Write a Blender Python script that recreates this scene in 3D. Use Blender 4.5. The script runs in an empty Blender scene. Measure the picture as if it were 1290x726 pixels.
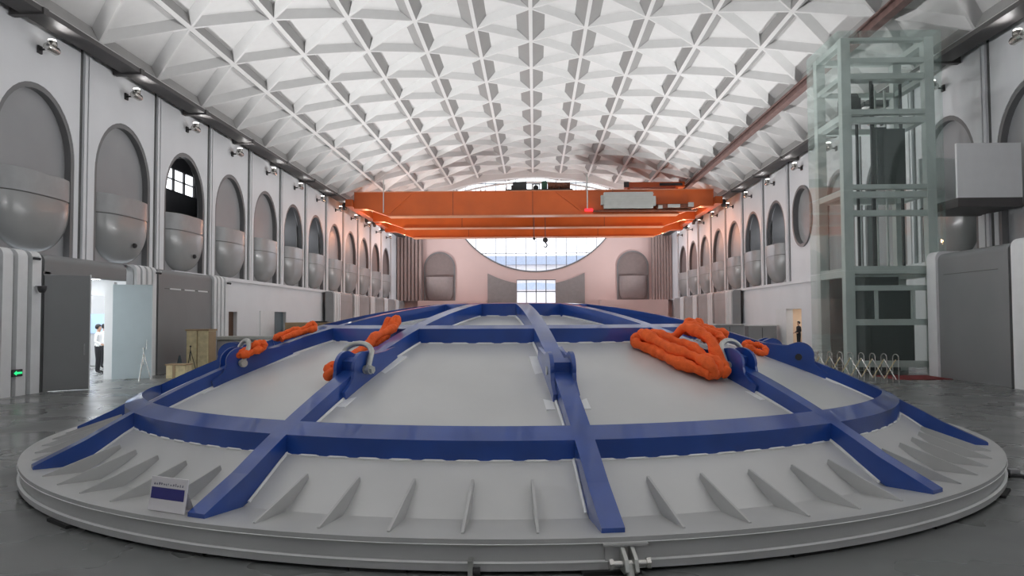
import bpy, bmesh, math, random
from mathutils import Vector, Matrix
random.seed(7)
PI = math.pi
sc = bpy.context.scene
COL = sc.collection

# ------------------------------------------------------------------ materials
MATS = {}
def mat(name, col, rough=0.5, metal=0.0, var=0.06, scale=3.0, bump=0.0, bscale=40.0, spec=0.5, emit=None, alpha=1.0, trans=0.0, coat=0.0):
    m = bpy.data.materials.new(name); m.use_nodes = True
    nt = m.node_tree; b = nt.nodes['Principled BSDF']
    b.inputs['Roughness'].default_value = rough
    b.inputs['Metallic'].default_value = metal
    b.inputs['Specular IOR Level'].default_value = spec
    b.inputs['Coat Weight'].default_value = coat
    tc = nt.nodes.new('ShaderNodeTexCoord')
    nz = nt.nodes.new('ShaderNodeTexNoise'); nz.inputs['Scale'].default_value = scale; nz.inputs['Detail'].default_value = 4
    nt.links.new(tc.outputs['Object'], nz.inputs['Vector'])
    cr = nt.nodes.new('ShaderNodeValToRGB')
    c = Vector(col)
    cr.color_ramp.elements[0].position = 0.3; cr.color_ramp.elements[1].position = 0.7
    cr.color_ramp.elements[0].color = (*[max(0, x*(1-var)) for x in c], 1)
    cr.color_ramp.elements[1].color = (*[min(1, x*(1+var)) for x in c], 1)
    nt.links.new(nz.outputs['Fac'], cr.inputs['Fac'])
    nt.links.new(cr.outputs['Color'], b.inputs['Base Color'])
    if bump:
        n2 = nt.nodes.new('ShaderNodeTexNoise'); n2.inputs['Scale'].default_value = bscale; n2.inputs['Detail'].default_value = 3
        nt.links.new(tc.outputs['Object'], n2.inputs['Vector'])
        bp = nt.nodes.new('ShaderNodeBump'); bp.inputs['Strength'].default_value = bump; bp.inputs['Distance'].default_value = 0.02
        nt.links.new(n2.outputs['Fac'], bp.inputs['Height']); nt.links.new(bp.outputs['Normal'], b.inputs['Normal'])
    if emit:
        b.inputs['Emission Color'].default_value = (*emit[0], 1); b.inputs['Emission Strength'].default_value = emit[1]
    if trans: b.inputs['Transmission Weight'].default_value = trans
    if alpha < 1: b.inputs['Alpha'].default_value = alpha
    MATS[name] = m
    return m

def glass_mat(name, tint, op, rough=0.03):
    """thin architectural pane: mostly see-through, a little tinted reflection"""
    m = bpy.data.materials.new(name); m.use_nodes = True
    nt = m.node_tree; out = nt.nodes['Material Output']; nt.nodes.remove(nt.nodes['Principled BSDF'])
    tr = nt.nodes.new('ShaderNodeBsdfTransparent'); tr.inputs['Color'].default_value = (*tint, 1)
    gl = nt.nodes.new('ShaderNodeBsdfGlossy'); gl.inputs['Roughness'].default_value = rough; gl.inputs['Color'].default_value = (.85, .95, .92, 1)
    df = nt.nodes.new('ShaderNodeBsdfDiffuse'); df.inputs['Color'].default_value = (.42, .56, .53, 1)
    lw = nt.nodes.new('ShaderNodeLayerWeight'); lw.inputs['Blend'].default_value = .5
    pw = nt.nodes.new('ShaderNodeMath'); pw.operation = 'POWER'; pw.inputs[1].default_value = 4; nt.links.new(lw.outputs['Facing'], pw.inputs[0])
    fr = nt.nodes.new('ShaderNodeMath'); fr.operation = 'MULTIPLY_ADD'; fr.inputs[1].default_value = .55; fr.inputs[2].default_value = .04; nt.links.new(pw.outputs[0], fr.inputs[0])
    nz = nt.nodes.new('ShaderNodeTexNoise'); nz.inputs['Scale'].default_value = 1.2
    mp = nt.nodes.new('ShaderNodeMapRange'); mp.inputs['To Min'].default_value = op*.7; mp.inputs['To Max'].default_value = op*1.3
    nt.links.new(nz.outputs['Fac'], mp.inputs['Value'])
    m1 = nt.nodes.new('ShaderNodeMixShader'); m2 = nt.nodes.new('ShaderNodeMixShader')
    nt.links.new(mp.outputs['Result'], m1.inputs['Fac']); nt.links.new(tr.outputs[0], m1.inputs[1]); nt.links.new(df.outputs[0], m1.inputs[2])
    nt.links.new(fr.outputs[0], m2.inputs['Fac']); nt.links.new(m1.outputs[0], m2.inputs[1]); nt.links.new(gl.outputs[0], m2.inputs[2])
    nt.links.new(m2.outputs[0], out.inputs['Surface'])
    return m

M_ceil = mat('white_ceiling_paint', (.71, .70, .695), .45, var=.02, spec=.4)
M_coffer_shade = mat('coffer_side_painted_shade', (.62, .615, .61), .5, var=.02, spec=.4)  # recess shade put into the colour of the coffer sides
M_coffer_shade2 = mat('coffer_long_side_painted_shade', (.30, .295, .29), .5, var=.02, spec=.4)  # darker grey paints the deeper shade on the lengthwise coffer sides
M_wall = mat('pale_wall_panel', (.73, .74, .765), .5, var=.03, scale=.6)
M_wall_far = mat('rosy_wall_panel', (.64, .47, .44), .6, var=.03, scale=.4)
M_groove = mat('dark_groove', (.10, .10, .10), .6)
M_reveal = mat('grey_arch_reveal', (.17, .17, .175), .4, var=.05)
M_niche = mat('grey_niche_panel', (.30, .305, .315), .38, var=.06, scale=.5)
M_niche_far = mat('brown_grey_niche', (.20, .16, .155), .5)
M_balc = mat('grey_balcony_metal', (.30, .305, .305), .25, var=.06, scale=.8, coat=.2)
M_balc_top = mat('light_grey_parapet', (.33, .335, .34), .25, var=.04)
M_dark = mat('dark_steel', (.035, .034, .036), .5, var=.2)
M_soffit = mat('brown_grey_soffit', (.085, .08, .08), .6, var=.2, scale=.5)
M_boxgrey = mat('grey_cladding', (.20, .205, .21), .42, var=.05, scale=.7)
M_boxwhite = mat('white_cladding', (.72, .73, .74), .45, var=.03)
M_white = mat('white_paint', (.78, .79, .80), .5, var=.02)
M_blue = mat('blue_steel_paint', (.015, .064, .31), .30, var=.14, scale=2.5, bump=.03, bscale=25, coat=.6)
M_shell = mat('silver_grey_shell_paint', (.61, .615, .61), .30, var=.05, scale=.9, bump=.04, bscale=3, metal=.1)
M_rim = mat('silver_grey_rim_paint', (.50, .505, .50), .36, var=.05, scale=1.5, metal=.1)
M_weld = mat('bright_weld', (.88, .89, .88), .4)
M_galv = mat('galvanised_steel', (.52, .53, .50), .33, metal=.55, var=.1, scale=20)
M_sling = mat('orange_sling_fabric', (1.0, .135, .018), .75, var=.15, scale=14, bump=.5, bscale=60)
M_orange = mat('orange_crane_paint', (.56, .105, .016), .38, var=.10, scale=.6, coat=.2)
M_flange = mat('worn_orange_flange', (.62, .26, .14), .3, var=.1, metal=.2)
M_rubber = mat('black_rubber', (.02, .02, .02), .8)
M_wood = mat('pale_plywood', (.66, .56, .34), .7, var=.15, scale=6)
M_tan = mat('tan_board', (.38, .27, .16), .7, var=.1)
M_brown = mat('brown_door_wood', (.09, .045, .025), .5)
M_teal = mat('dark_teal_panel', (.07, .11, .13), .4)
M_plastic = mat('grey_plastic_wrap', (.42, .43, .46), .35, var=.1)
M_red = mat('dark_red_mat', (.22, .03, .03), .8)
M_sign = mat('white_sign_board', (.78, .76, .78), .5, var=.02)
M_navy = mat('navy_print', (.035, .035, .22), .5)
M_ink = mat('grey_print', (.16, .16, .22), .6)
M_frame = mat('pale_green_grey_frame', (.55, .60, .58), .4, metal=.1, var=.05)
M_cab = mat('dark_elevator_interior', (.05, .055, .055), .4)
M_chrome = mat('stainless_steel', (.62, .61, .58), .22, metal=.9)
M_skin = mat('skin', (.50, .30, .21), .6)
M_shirt = mat('white_shirt', (.75, .75, .76), .8, bump=.3)
M_trouser = mat('black_trousers', (.015, .015, .02), .8)
M_hair = mat('black_hair', (.01, .009, .008), .6)
M_screen = mat('blue_grey_screen', (.25, .35, .55), .4, emit=((.3, .42, .7), .25))
M_exit = mat('green_exit_light', (.02, .4, .15), .5, emit=((.03, 1, .30), 1.1))
M_lens = mat('lamp_lens', (.9, .9, .88), .3, emit=((1, .97, .92), 6))
M_redlamp = mat('red_signal_lamp', (.8, .02, .03), .4, emit=((1, .04, .06), 1.2))
M_litroom = mat('lit_ceiling_panel', (.9, .9, .9), .5, emit=((.95, .98, 1), 11))
M_warmroom = mat('warm_lit_wall', (.80, .62, .45), .6)
M_leaf = mat('pale_blue_door_leaf', (.55, .64, .67), .35, var=.02)
M_glass = glass_mat('lift_glass', (.975, .99, .985), .035)
M_glass2 = glass_mat('window_glass', (.97, .98, .985), .02)
M_green = mat('green_motor_paint', (.03, .10, .06), .5)
M_rust = mat('rusty_brown_drum', (.16, .05, .025), .6, var=.5, scale=8)
M_cabinet = mat('pale_grey_cabinet', (.45, .46, .44), .5, var=.05)
M_out_w = mat('outdoor_pale_wall', (.80, .76, .76), .7)
M_out_b = mat('outdoor_blue_grey_roof', (.42, .48, .60), .5)
M_mull = mat('grey_mullion', (.20, .21, .23), .5)
M_track = mat('brown_track', (.16, .09, .08), .6, var=.2)

# floor: polished epoxy with worn, cloudy patches and fine joints
M_floor = mat('grey_epoxy_floor', (.165, .172, .17), .26, var=.12, scale=.22, spec=.5)
nt = M_floor.node_tree; b = nt.nodes['Principled BSDF']
tc = nt.nodes.new('ShaderNodeTexCoord'); nz = nt.nodes.new('ShaderNodeTexNoise'); nz.inputs['Scale'].default_value = .7; nz.inputs['Detail'].default_value = 3
nt.links.new(tc.outputs['Object'], nz.inputs['Vector'])
mr = nt.nodes.new('ShaderNodeMapRange'); mr.inputs['From Min'].default_value = .3; mr.inputs['From Max'].default_value = .7
mr.inputs['To Min'].default_value = .16; mr.inputs['To Max'].default_value = .42
nt.links.new(nz.outputs['Fac'], mr.inputs['Value']); nt.links.new(mr.outputs['Result'], b.inputs['Roughness'])

# ------------------------------------------------------------------ mesh builder
class MB:
    def __init__(self): self.v = []; self.f = []; self.m = []
    def add(self, vs, fs, mi=0):
        o = len(self.v); self.v += [tuple(x) for x in vs]
        self.f += [tuple(i+o for i in f) for f in fs]; self.m += [mi]*len(fs)
    def box(self, x0, x1, y0, y1, z0, z1, mi=0, M=None):
        vs = [(x, y, z) for x in (x0, x1) for y in (y0, y1) for z in (z0, z1)]
        if M: vs = [M @ Vector(p) for p in vs]
        self.add(vs, [(0,1,3,2),(4,6,7,5),(0,4,5,1),(2,3,7,6),(0,2,6,4),(1,5,7,3)], mi)
    def poly(self, pts, ext, mi=0):
        """closed outline pts (3D) extruded by vector ext"""
        n = len(pts); e = Vector(ext); a = [Vector(p) for p in pts]
        self.add(a+[p+e for p in a], [tuple(range(n))[::-1], tuple(range(n, 2*n))]+[(i, (i+1) % n, (i+1) % n+n, i+n) for i in range(n)], mi)
    def tube(self, path, r, n=8, mi=0, close=False, caps=True):
        P = [Vector(p) for p in path]; N = len(P)
        R = r if hasattr(r, '__len__') else [r]*N
        t0 = (P[1]-P[0]).normalized(); u = t0.orthogonal().normalized(); rings = []
        for i in range(N):
            if close: t = (P[(i+1) % N]-P[i-1]).normalized()
            else: t = (P[min(i+1, N-1)]-P[max(i-1, 0)]).normalized()
            u = (u-t*u.dot(t)).normalized(); w = t.cross(u)
            rings += [P[i]+(u*math.cos(2*PI*k/n)+w*math.sin(2*PI*k/n))*R[i] for k in range(n)]
        fs = []
        for i in range(N if close else N-1):
            j = (i+1) % N
            fs += [(i*n+k, i*n+(k+1) % n, j*n+(k+1) % n, j*n+k) for k in range(n)]
        if not close and caps: fs += [tuple(range(n))[::-1], tuple((N-1)*n+k for k in range(n))]
        self.add(rings, fs, mi)
    def lathe(self, prof, seg=64, c=(0, 0, 0), mi=0, close=True, axis='z'):
        vs = []
        for i in range(seg):
            a = 2*PI*i/seg
            for r, z in prof:
                p = (r*math.sin(a), -r*math.cos(a), z)
                if axis == 'y': p = (p[0], z, p[1])
                if axis == 'x': p = (z, p[0], p[1])
                vs.append((p[0]+c[0], p[1]+c[1], p[2]+c[2]))
        m = len(prof); fs = []
        for i in range(seg):
            j = (i+1) % seg
            for k in range(m if close else m-1):
                l = (k+1) % m
                fs.append((i*m+k, j*m+k, j*m+l, i*m+l))
        self.add(vs, fs, mi)
    def build(self, name, mats, parent=None, smooth=None, bevel=0, loc=None):
        me = bpy.data.meshes.new(name); me.from_pydata(self.v, [], self.f); me.update()
        for m in (mats if isinstance(mats, (list, tuple)) else [mats]): me.materials.append(m)
        for p, mi in zip(me.polygons, self.m): p.material_index = mi
        bm = bmesh.new(); bm.from_mesh(me)
        bmesh.ops.recalc_face_normals(bm, faces=bm.faces); bm.to_mesh(me); bm.free()
        if smooth:
            for p in me.polygons: p.use_smooth = True
            me.set_sharp_from_angle(angle=math.radians(smooth))
        o = bpy.data.objects.new(name, me); COL.objects.link(o)
        if bevel:
            bv = o.modifiers.new('bevel', 'BEVEL'); bv.width = bevel; bv.segments = 3; bv.limit_method = 'ANGLE'; bv.angle_limit = math.radians(40)
            for p in me.polygons: p.use_smooth = True
            me.set_sharp_from_angle(angle=math.radians(40))
        if parent: o.parent = parent
        if loc is not None: o.location = loc
        return o

def tag(o, label, cat, group=None, kind=None):
    o['label'] = label; o['category'] = cat
    if group: o['group'] = group
    if kind: o['kind'] = kind
    return o
def empty(name, loc, rz=0):
    o = bpy.data.objects.new(name, None); COL.objects.link(o); o.location = loc; o.rotation_euler = (0, 0, rz); o.empty_display_size = .2
    return o
def struct(o): o['kind'] = 'structure'; return o
def copy_tree(o, parent=None):
    c = o.copy(); COL.objects.link(c)
    if parent: c.parent = parent
    for ch in list(o.children): copy_tree(ch, c)
    return c
ORD = ['first', 'second', 'third', 'fourth', 'fifth', 'sixth', 'seventh', 'eighth', 'ninth', 'tenth', 'eleventh', 'twelfth', 'thirteenth', 'fourteenth']

# ------------------------------------------------------------------ hall dimensions
W = 15.45; YB, YE = -9.0, 86.3; VE = 72.1; LEDGE = 3.97; TOP = 11.16
RV = 27.0; H0 = 15.35; X6 = 14.45; PH6 = math.asin(X6/RV); S = 3.936; C0 = 32.78

# floor
b_ = MB(); b_.box(-24, 24, YB, YE+1, -.3, 0); struct(b_.build('floor', M_floor))

# ceiling: folded triangular coffers on a cylindrical vault
def vp(j, y, d=0):
    ph = j*PH6/6
    return Vector((math.sin(ph)*(RV+d), y, H0-RV+math.cos(ph)*(RV+d)))
def node(j, k): return vp(j, C0+(k+(.5 if j % 2 else 0))*S)
cb = MB()
AJ = [.55, .47, .39, .30, .21, .14, .14]
def coffer(tri, longi, a, w=.05, bb=.26, depth=.31):
    """tri: three points; longi: index of edge (i,i+1) running along the hall"""
    P = [Vector(p) for p in tri]
    n = (P[1]-P[0]).cross(P[2]-P[0]); area = n.length; n.normalize()
    if n.z < 0: n = -n
    hs = []                                    # altitude to edge i (between i and i+1), opposite vertex i+2
    for i in range(3): hs.append(area/(P[(i+1) % 3]-P[i]).length)
    def inset(d):
        out = []
        for i in range(3):                     # vertex i touches edges i and i-1
            e1, e0 = i, (i-1) % 3
            l_opp1 = d[e1]/hs[e1]              # weight of vertex opposite edge e1 = (i+2)
            l_opp0 = d[e0]/hs[e0]              # weight of vertex opposite edge e0 = (i+1)
            lam = [0, 0, 0]; lam[(i+2) % 3] = l_opp1; lam[(i+1) % 3] = l_opp0; lam[i] = 1-l_opp1-l_opp0
            out.append(P[0]*lam[0]+P[1]*lam[1]+P[2]*lam[2])
        return out
    ww = [w]*3; ww[longi] = .085; r1 = inset(ww)
    dd = [bb]*3; dd[longi] = a
    r2 = [q+n*depth for q in inset(dd)]
    vs = P+r1+r2; fs = []
    for i in range(3):
        j = (i+1) % 3
        fs += [(i, j, 3+j, 3+i)]
    fs.append((6, 7, 8))
    cb.add(vs, fs)
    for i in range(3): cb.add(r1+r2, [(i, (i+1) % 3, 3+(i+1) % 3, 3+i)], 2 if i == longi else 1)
for j in range(-6, 6):
    ev, od = (j, j+1) if j % 2 == 0 else (j+1, j)
    for k in range(-11, 10):
        coffer((node(ev, k), node(ev, k+1), node(od, k)), 0, AJ[abs(ev)]+.085)
        coffer((node(od, k), node(od, k+1), node(ev, k+1)), 0, AJ[abs(od)]+.085)
ceil = struct(cb.build('ceiling', [M_ceil, M_coffer_shade, M_coffer_shade2]))

# soffit and dark gutter along both sides, the rim of the vault at the far end
b_ = MB()
for s in (-1, 1):
    b_.box(min(s*14.45, s*(W+.3)), max(s*14.45, s*(W+.3)), YB, VE, TOP+.06, TOP+.25)
struct(b_.build('trim_1', M_soffit))
b_ = MB()
NA = 36
for (r0, r1, y0, y1) in ((-.42, .55, VE-1.9, VE-1.2),):
    vs = []
    for i in range(NA+1):
        ph = -PH6+2*PH6*i/NA
        for (r, y) in ((r0, y0), (r1, y0), (r1, y1), (r0, y1)):
            vs.append((math.sin(ph)*(RV+r), y, H0-RV+math.cos(ph)*(RV+r)))
    b_.add(vs, [(i*4+k, i*4+(k+1) % 4, (i+1)*4+(k+1) % 4, (i+1)*4+k) for i in range(NA) for k in range(4)])
for r in (-.75,):
    b_.tube([(math.sin(-PH6+2*PH6*i/NA)*(RV+r), VE-1.0, H0-RV+math.cos(-PH6+2*PH6*i/NA)*(RV+r)) for i in range(NA+1)], .09, 6)
struct(b_.build('trim_2', M_ceil))
# white space frame hanging under the far edge of the vault, in front of the skylit bay
b_ = MB()
for i in range(-4, 5):
    x = i*2.45
    ph = math.asin(x/RV); zt = H0-RV+math.cos(ph)*RV
    b_.tube([(x, VE-1.0, zt-.75), (x, VE+.8, zt-2.2)], .06, 6)
    b_.tube([(x, VE+.8, zt-2.2), (x, VE+7, zt+.9)], .05, 6)
b_.tube([(x*.5-12, VE+.8, 12.6) for x in range(0, 49)], .07, 6)
struct(b_.build('trim_3', M_white))

# ------------------------------------------------------------------ side walls with arched openings
HWID = 1.97; ATOP = 9.34
def arch_outline(yc, hw=HWID, top=ATOP, base=LEDGE, n=20, full=False):
    pts = [(yc-hw, base)]
    zc = top-hw*1.12
    for i in range(n+1):
        a = PI-PI*i/n
        pts.append((yc+hw*math.cos(a), zc+hw*1.12*math.sin(a)))
    pts.append((yc+hw, base))
    return pts
def side_wall(s, y0, pitch, name, capsule=None):
    mb = MB(); x0 = s*W; th = s*.34
    ks = [k for k in range(-7, 12) if YB < y0+pitch*k < YE-1.8]
    edges = [y0+pitch*(k-.5) for k in ks]+[y0+pitch*(ks[-1]+.5)]
    for i, k in enumerate(ks):
        yc = y0+pitch*k
        a, b = max(edges[i], YB), min(edges[i+1], YE)
        if capsule is not None and k == capsule:
            # full capsule window: outline split into left and right halves
            hw, zt, zb = 1.55, 9.42, 5.9
            up = [(yc+hw*math.cos(PI-PI*t/20), zt-hw+hw*math.sin(PI-PI*t/20)) for t in range(21)]
            dn = [(yc+hw*math.cos(-PI*t/20), zb+hw+hw*math.sin(-PI*t/20)) for t in range(21)]
            loop = up+dn
            left = [(a, LEDGE), (a, TOP+.3), (yc, TOP+.3)]+[p for p in up[:11]][::-1]+[p for p in dn[10:]][::-1]+[(yc, LEDGE)]
            right = [(b, LEDGE), (b, TOP+.3), (yc, TOP+.3)]+[p for p in up[10:]]+[p for p in dn[:11]]+[(yc, LEDGE)]
            mb.poly([(x0, p[0], p[1]) for p in left], (th, 0, 0)); mb.poly([(x0, p[0], p[1]) for p in right], (th, 0, 0))
        else:
            o = arch_outline(yc)
            pts = [(a, LEDGE)]+o+[(b, LEDGE), (b, TOP+.3), (a, TOP+.3)]
            mb.poly([(x0, p[0], p[1]) for p in pts], (th, 0, 0))
        # pilaster between bays: raised strips with dark grooves
        ye = edges[i+1]
        if ye < YE-1:
            xi = lambda d: (min(x0-s*d, x0), max(x0-s*d, x0))
            for (o0, o1, d, mi) in ((-.22, -.06, .10, 0), (.02, .16, .10, 0)):
                q = xi(d); mb.box(q[0], q[1], ye+o0, ye+o1, LEDGE, TOP+.05, mi)
            for (o0, o1) in ((-.34, -.22), (-.06, .02), (.24, .27)):
                q = xi(.012); mb.box(q[0], q[1], ye+o0, ye+o1, LEDGE, TOP+.05, 1)
    # end piece to the corner
    if edges[-1] < YE: mb.box(min(x0, x0+th), max(x0, x0+th), edges[-1], YE, LEDGE, TOP+.3)
    # above the vault edge in the skylit end bay
    mb.box(min(x0, x0+th), max(x0, x0+th), VE-.3, YE, TOP+.3, 27)
    # lower wall
    if s < 0:
        mb.box(x0+th, x0, YB, 19.6, 0, LEDGE); mb.box(x0+th, x0, 32.3, 38.5, 0, LEDGE)
        mb.box(x0+th, x0, 38.5, 39.6, 2.3, LEDGE); mb.box(x0+th, x0, 39.6, 45.2, 0, LEDGE)
        mb.box(x0+th, x0, 45.2, 47.5, 2.35, LEDGE); mb.box(x0+th, x0, 47.5, YE, 0, LEDGE)
        mb.box(x0-.02, x0+.14, 32.3, YE, LEDGE-.12, LEDGE+.05)
    else:
        mb.box(x0, x0+th, YB, 44.5, 0, LEDGE); mb.box(x0, x0+th, 44.5, 47.0, 2.38, LEDGE); mb.box(x0, x0+th, 47.0, YE, 0, LEDGE)
        mb.box(x0-.14, x0+.02, 27.9, YE, LEDGE-.12, LEDGE+.05)
    return struct(mb.build(name, [M_wall, M_groove])), ks
YL, PL = 28.45, 5.12
YR, PR = 28.75, 5.07
wl, ksL = side_wall(-1, YL, PL, 'wall_left')
wr, ksR = side_wall(1, YR, PR, 'wall_right', capsule=3)

wn = [1]
def niche(s, yc, style, ext=2.6):
    """recess behind one arch: reveal band, back panel or a dark room with a daylit window"""
    x0 = s*(W+.34); o = arch_outline(yc); mb = MB()
    xa, xb = s*(W+.02), s*(W+.24)
    oi = arch_outline(yc, HWID-.16, ATOP-.17)
    n = len(o)
    # reveal ring (front face + inside)
    vs = [(xa, *p) for p in o]+[(xa, *p) for p in oi]+[(xb, *p) for p in oi]
    fs = [(i, i+1, n+i+1, n+i) for i in range(n-1)]+[(n+i, n+i+1, 2*n+i+1, 2*n+i) for i in range(n-1)]
    mb.add(vs, fs, 0)
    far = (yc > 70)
    if style == 'panel':
        mb.poly([(xb, *p) for p in oi], (s*.06, 0, 0), 1)
    else:
        D = s*1.5
        mb.poly([(xb, yc-HWID+.1, LEDGE), (xb, yc+HWID-.1, LEDGE), (xb, yc+HWID-.1, 6.0), (xb, yc-HWID+.1, 6.0)], (s*.06, 0, 0), 1)
        # room: floor, ceiling, back, sides
        xs = sorted((s*(W+.36), xb+D))
        mb.box(xs[0], xs[1], yc-2.4, yc+ext, 5.6, 5.7, 1); mb.box(xs[0], xs[1], yc-2.4, yc+ext, 9.9, 10.0, 2)
        mb.box(xs[0], xs[1], yc-2.45, yc-2.4, 5.6, 10, 1); mb.box(xs[0], xs[1], yc+ext, yc+ext+.05, 5.6, 10, 2)
        xw = xb+D; xx = sorted((xw, xw+s*.1))
        # back wall with a window hole between z 7.4 and 8.6
        wy0, wy1 = (yc-.9, yc+2.3) if ext < 3 else (yc+1.4, yc+4.75)
        w0, w1 = (7.2, 8.7) if ext < 3 else (8.1, 9.15)
        mb.box(xx[0], xx[1], yc-2.45, yc+ext, 5.6, w0, 2); mb.box(xx[0], xx[1], yc-2.45, yc+ext, w1, 10, 2)
        mb.box(xx[0], xx[1], yc-2.45, wy0, w0, w1, 1); mb.box(xx[0], xx[1], wy1, yc+ext, w0, w1, 1)
        for q in range(4):
            y = wy0+(wy1-wy0)*q/3; mb.box(xx[0], xx[1], y-.05, y+.05, w0, w1, 2)
        mb.box(xx[0], xx[1], wy0, wy1, (w0+w1)/2, (w0+w1)/2+.04, 2)
        for q in range(6): mb.box(xs[0], xs[1], yc-1.8+q*.7, yc-1.7+q*.7, 9.5, 9.7, 2)
        mb.box(xs[0], xs[1], yc+ext-.9, yc+ext, 5.7, 9.9, 1)
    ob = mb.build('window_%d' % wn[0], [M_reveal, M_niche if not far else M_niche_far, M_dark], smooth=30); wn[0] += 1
    return struct(ob)
openL = {1, 4, 5}; openR = {4, 5}
for k in ksL: niche(-1, YL+PL*k, 'open' if k in openL else 'panel', 5.9 if k == 1 else 2.6)
for k in ksR:
    if k == 3: continue
    niche(1, YR+PR*k, 'open' if k in openR else 'panel')

# capsule window on the right wall
yc = YR+PR*3
def capsule_pts(hw, zt, zb): return [(yc+hw*math.cos(PI-PI*t/20), zt-hw+hw*math.sin(PI-PI*t/20)) for t in range(21)]+[(yc+hw*math.cos(-PI*t/20), zb+hw+hw*math.sin(-PI*t/20)) for t in range(21)]
o1, o2 = capsule_pts(1.55, 9.42, 5.9), capsule_pts(1.38, 9.25, 6.07); n = len(o1)
mb = MB()
vs = [(W-.10, *p) for p in o1]+[(W-.10, *p) for p in o2]+[(W+.25, *p) for p in o2]+[(W+.02, *p) for p in o1]
mb.add(vs, [(i, (i+1) % n, n+(i+1) % n, n+i) for i in range(n)]+[(n+i, n+(i+1) % n, 2*n+(i+1) % n, 2*n+i) for i in range(n)]+[(i, (i+1) % n, 3*n+(i+1) % n, 3*n+i) for i in range(n)], 0)
mb.poly([(W+.2, *p) for p in o2], (.04, 0, 0), 1)
struct(mb.build('window_%d' % wn[0], [M_reveal, M_balc_top], smooth=30)); wn[0] += 1

# ------------------------------------------------------------------ bulging balconies in the arches
def balcony_proto(s):
    root = empty('balcony', (0, 0, 0))
    HW = HWID-.17; ZJ, ZT, ZB = 5.78-LEDGE, 6.48-LEDGE, .06
    D = .66
    def wid(z): return HW if z >= ZJ else HW*max(0, 1-((ZJ-z)/(ZJ-ZB))**2.5)**(1/2.5)
    def dep(u, z):
        g = 1 if z >= ZJ else max(0, 1-((ZJ-z)/(ZJ-ZB))**2.6)**.5
        return D*max(0, 1-abs(u)**3.2)**.5*g
    def sheet(u0, u1, z0, z1, nu, nz_):
        mb = MB(); vs = []
        for i in range(nz_+1):
            z = z1+(z0-z1)*math.sin(PI/2*i/nz_) if z0 < ZJ-.1 else z1+(z0-z1)*i/nz_
            for q in range(nu+1):
                u = u0+(u1-u0)*q/nu; uu = math.sin(u*PI/2)
                vs.append((-s*(dep(uu, z)-.30), uu*wid(z), z))
        fs = [(i*(nu+1)+q, i*(nu+1)+q+1, (i+1)*(nu+1)+q+1, (i+1)*(nu+1)+q) for i in range(nz_) for q in range(nu)]
        mb.add(vs, fs); return mb
    p = sheet(-1, 1, ZJ, ZT, 28, 2)
    # top cap of the parapet
    n0 = len(p.v); cap = []
    for q in range(29):
        uu = math.sin((-1+2*q/28)*PI/2)
        cap += [(-s*(dep(uu, ZT)-.30), uu*HW, ZT), (-s*(dep(uu*.97, ZT)*.9-.30), uu*HW*.95, ZT)]
    p.add(cap, [(2*q, 2*q+1, 2*q+3, 2*q+2) for q in range(28)])
    p.build('parapet', M_balc_top, root, smooth=40)
    sheet(-1, .52, ZB, ZJ-.035, 22, 16).build('belly_panel', M_balc, root, smooth=50)
    sheet(.54, 1, ZB, ZJ-.035, 10, 16).build('side_panel', M_balc, root, smooth=50)
    bk = MB()
    vs = []
    for i in range(9):
        z = ZJ+.02+(ZB-ZJ)*math.sin(PI/2*i/8)
        for q in range(21):
            uu = math.sin((-1+2*q/20)*PI/2); vs.append((-s*(dep(uu, z)*.97-.32), uu*wid(z)*.985, z))
    bk.add(vs, [(i*21+q, i*21+q+1, (i+1)*21+q+1, (i+1)*21+q) for i in range(8) for q in range(20)])
    bk.build('joint_backing', M_groove, root, smooth=50)
    return root
for s, ks, y0, pt, side in ((-1, ksL, YL, PL, 'left'), (1, ksR, YR, PR, 'right')):
    proto = None; cnt = 0
    for k in ks:
        if k < (-1 if s < 0 else 0) or (s > 0 and k == 3) or y0+pt*k > YE-4: continue
        if s > 0 and k in (1, 2): continue
        if proto is None: proto = o = balcony_proto(s)
        else: o = copy_tree(proto)
        o.location = (s*W, y0+pt*k, LEDGE)
        order = ORD[cnt]
        tag(o, ('bulging grey balcony in the %s tall arch of the left wall, counted from the camera' % order) if s < 0 else ('grey balcony in the near right arch, above the white bridge' if k == 0 else 'bulging grey balcony in the %s tall arch past the round-ended window, right wall' % ORD[cnt-1]), 'balcony', 'bulging balconies in the wall arches')
        if s < 0 and k in (0, 1):
            v = MB(); v.lathe([(0, .0), (.10, .0), (.09, .07), (.05, .11), (0, .12)], 12, close=False, axis='x')
            d = v.build('speaker', M_dark, o, smooth=40); d.location = (.33, .15, .75)
        cnt += 1

# ------------------------------------------------------------------ wall floodlights shining up at the vault, plus added fill spots
def flood_proto(s):
    root = empty('wall_floodlight', (0, 0, 0))
    b = MB(); b.box(min(0, -s*.06), max(0, -s*.06), -.10, .10, -.12, .12); b.tube([(0, 0, 0), (-s*.38, 0, .02)], .035, 8); b.build('bracket', M_dark, root)
    b = MB(); b.lathe([(0, -.30), (.11, -.28), (.13, -.2), (.13, .22), (.10, .30), (0, .30)], 16, close=False, axis='y')
    o = b.build('lamp_housing', M_chrome, root, smooth=40); o.location = (-s*.42, 0, .02)
    b = MB(); b.lathe([(0, .06), (.13, .04), (.15, 0), (.15, -.10), (0, -.12)], 16, close=False)
    o = b.build('lamp_head', M_chrome, root, smooth=40); o.location = (-s*.42, 0, .22)
    b = MB(); b.lathe([(0, .0), (.12, 0), (.11, .025), (0, .03)], 16, close=False)
    b.build('lens', M_lens, root, smooth=40).location = (-s*.42, 0, .285)
    return root
spot_e = 60
ledge_fill_e = 2700  # power of the added ledge fill spots
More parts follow.
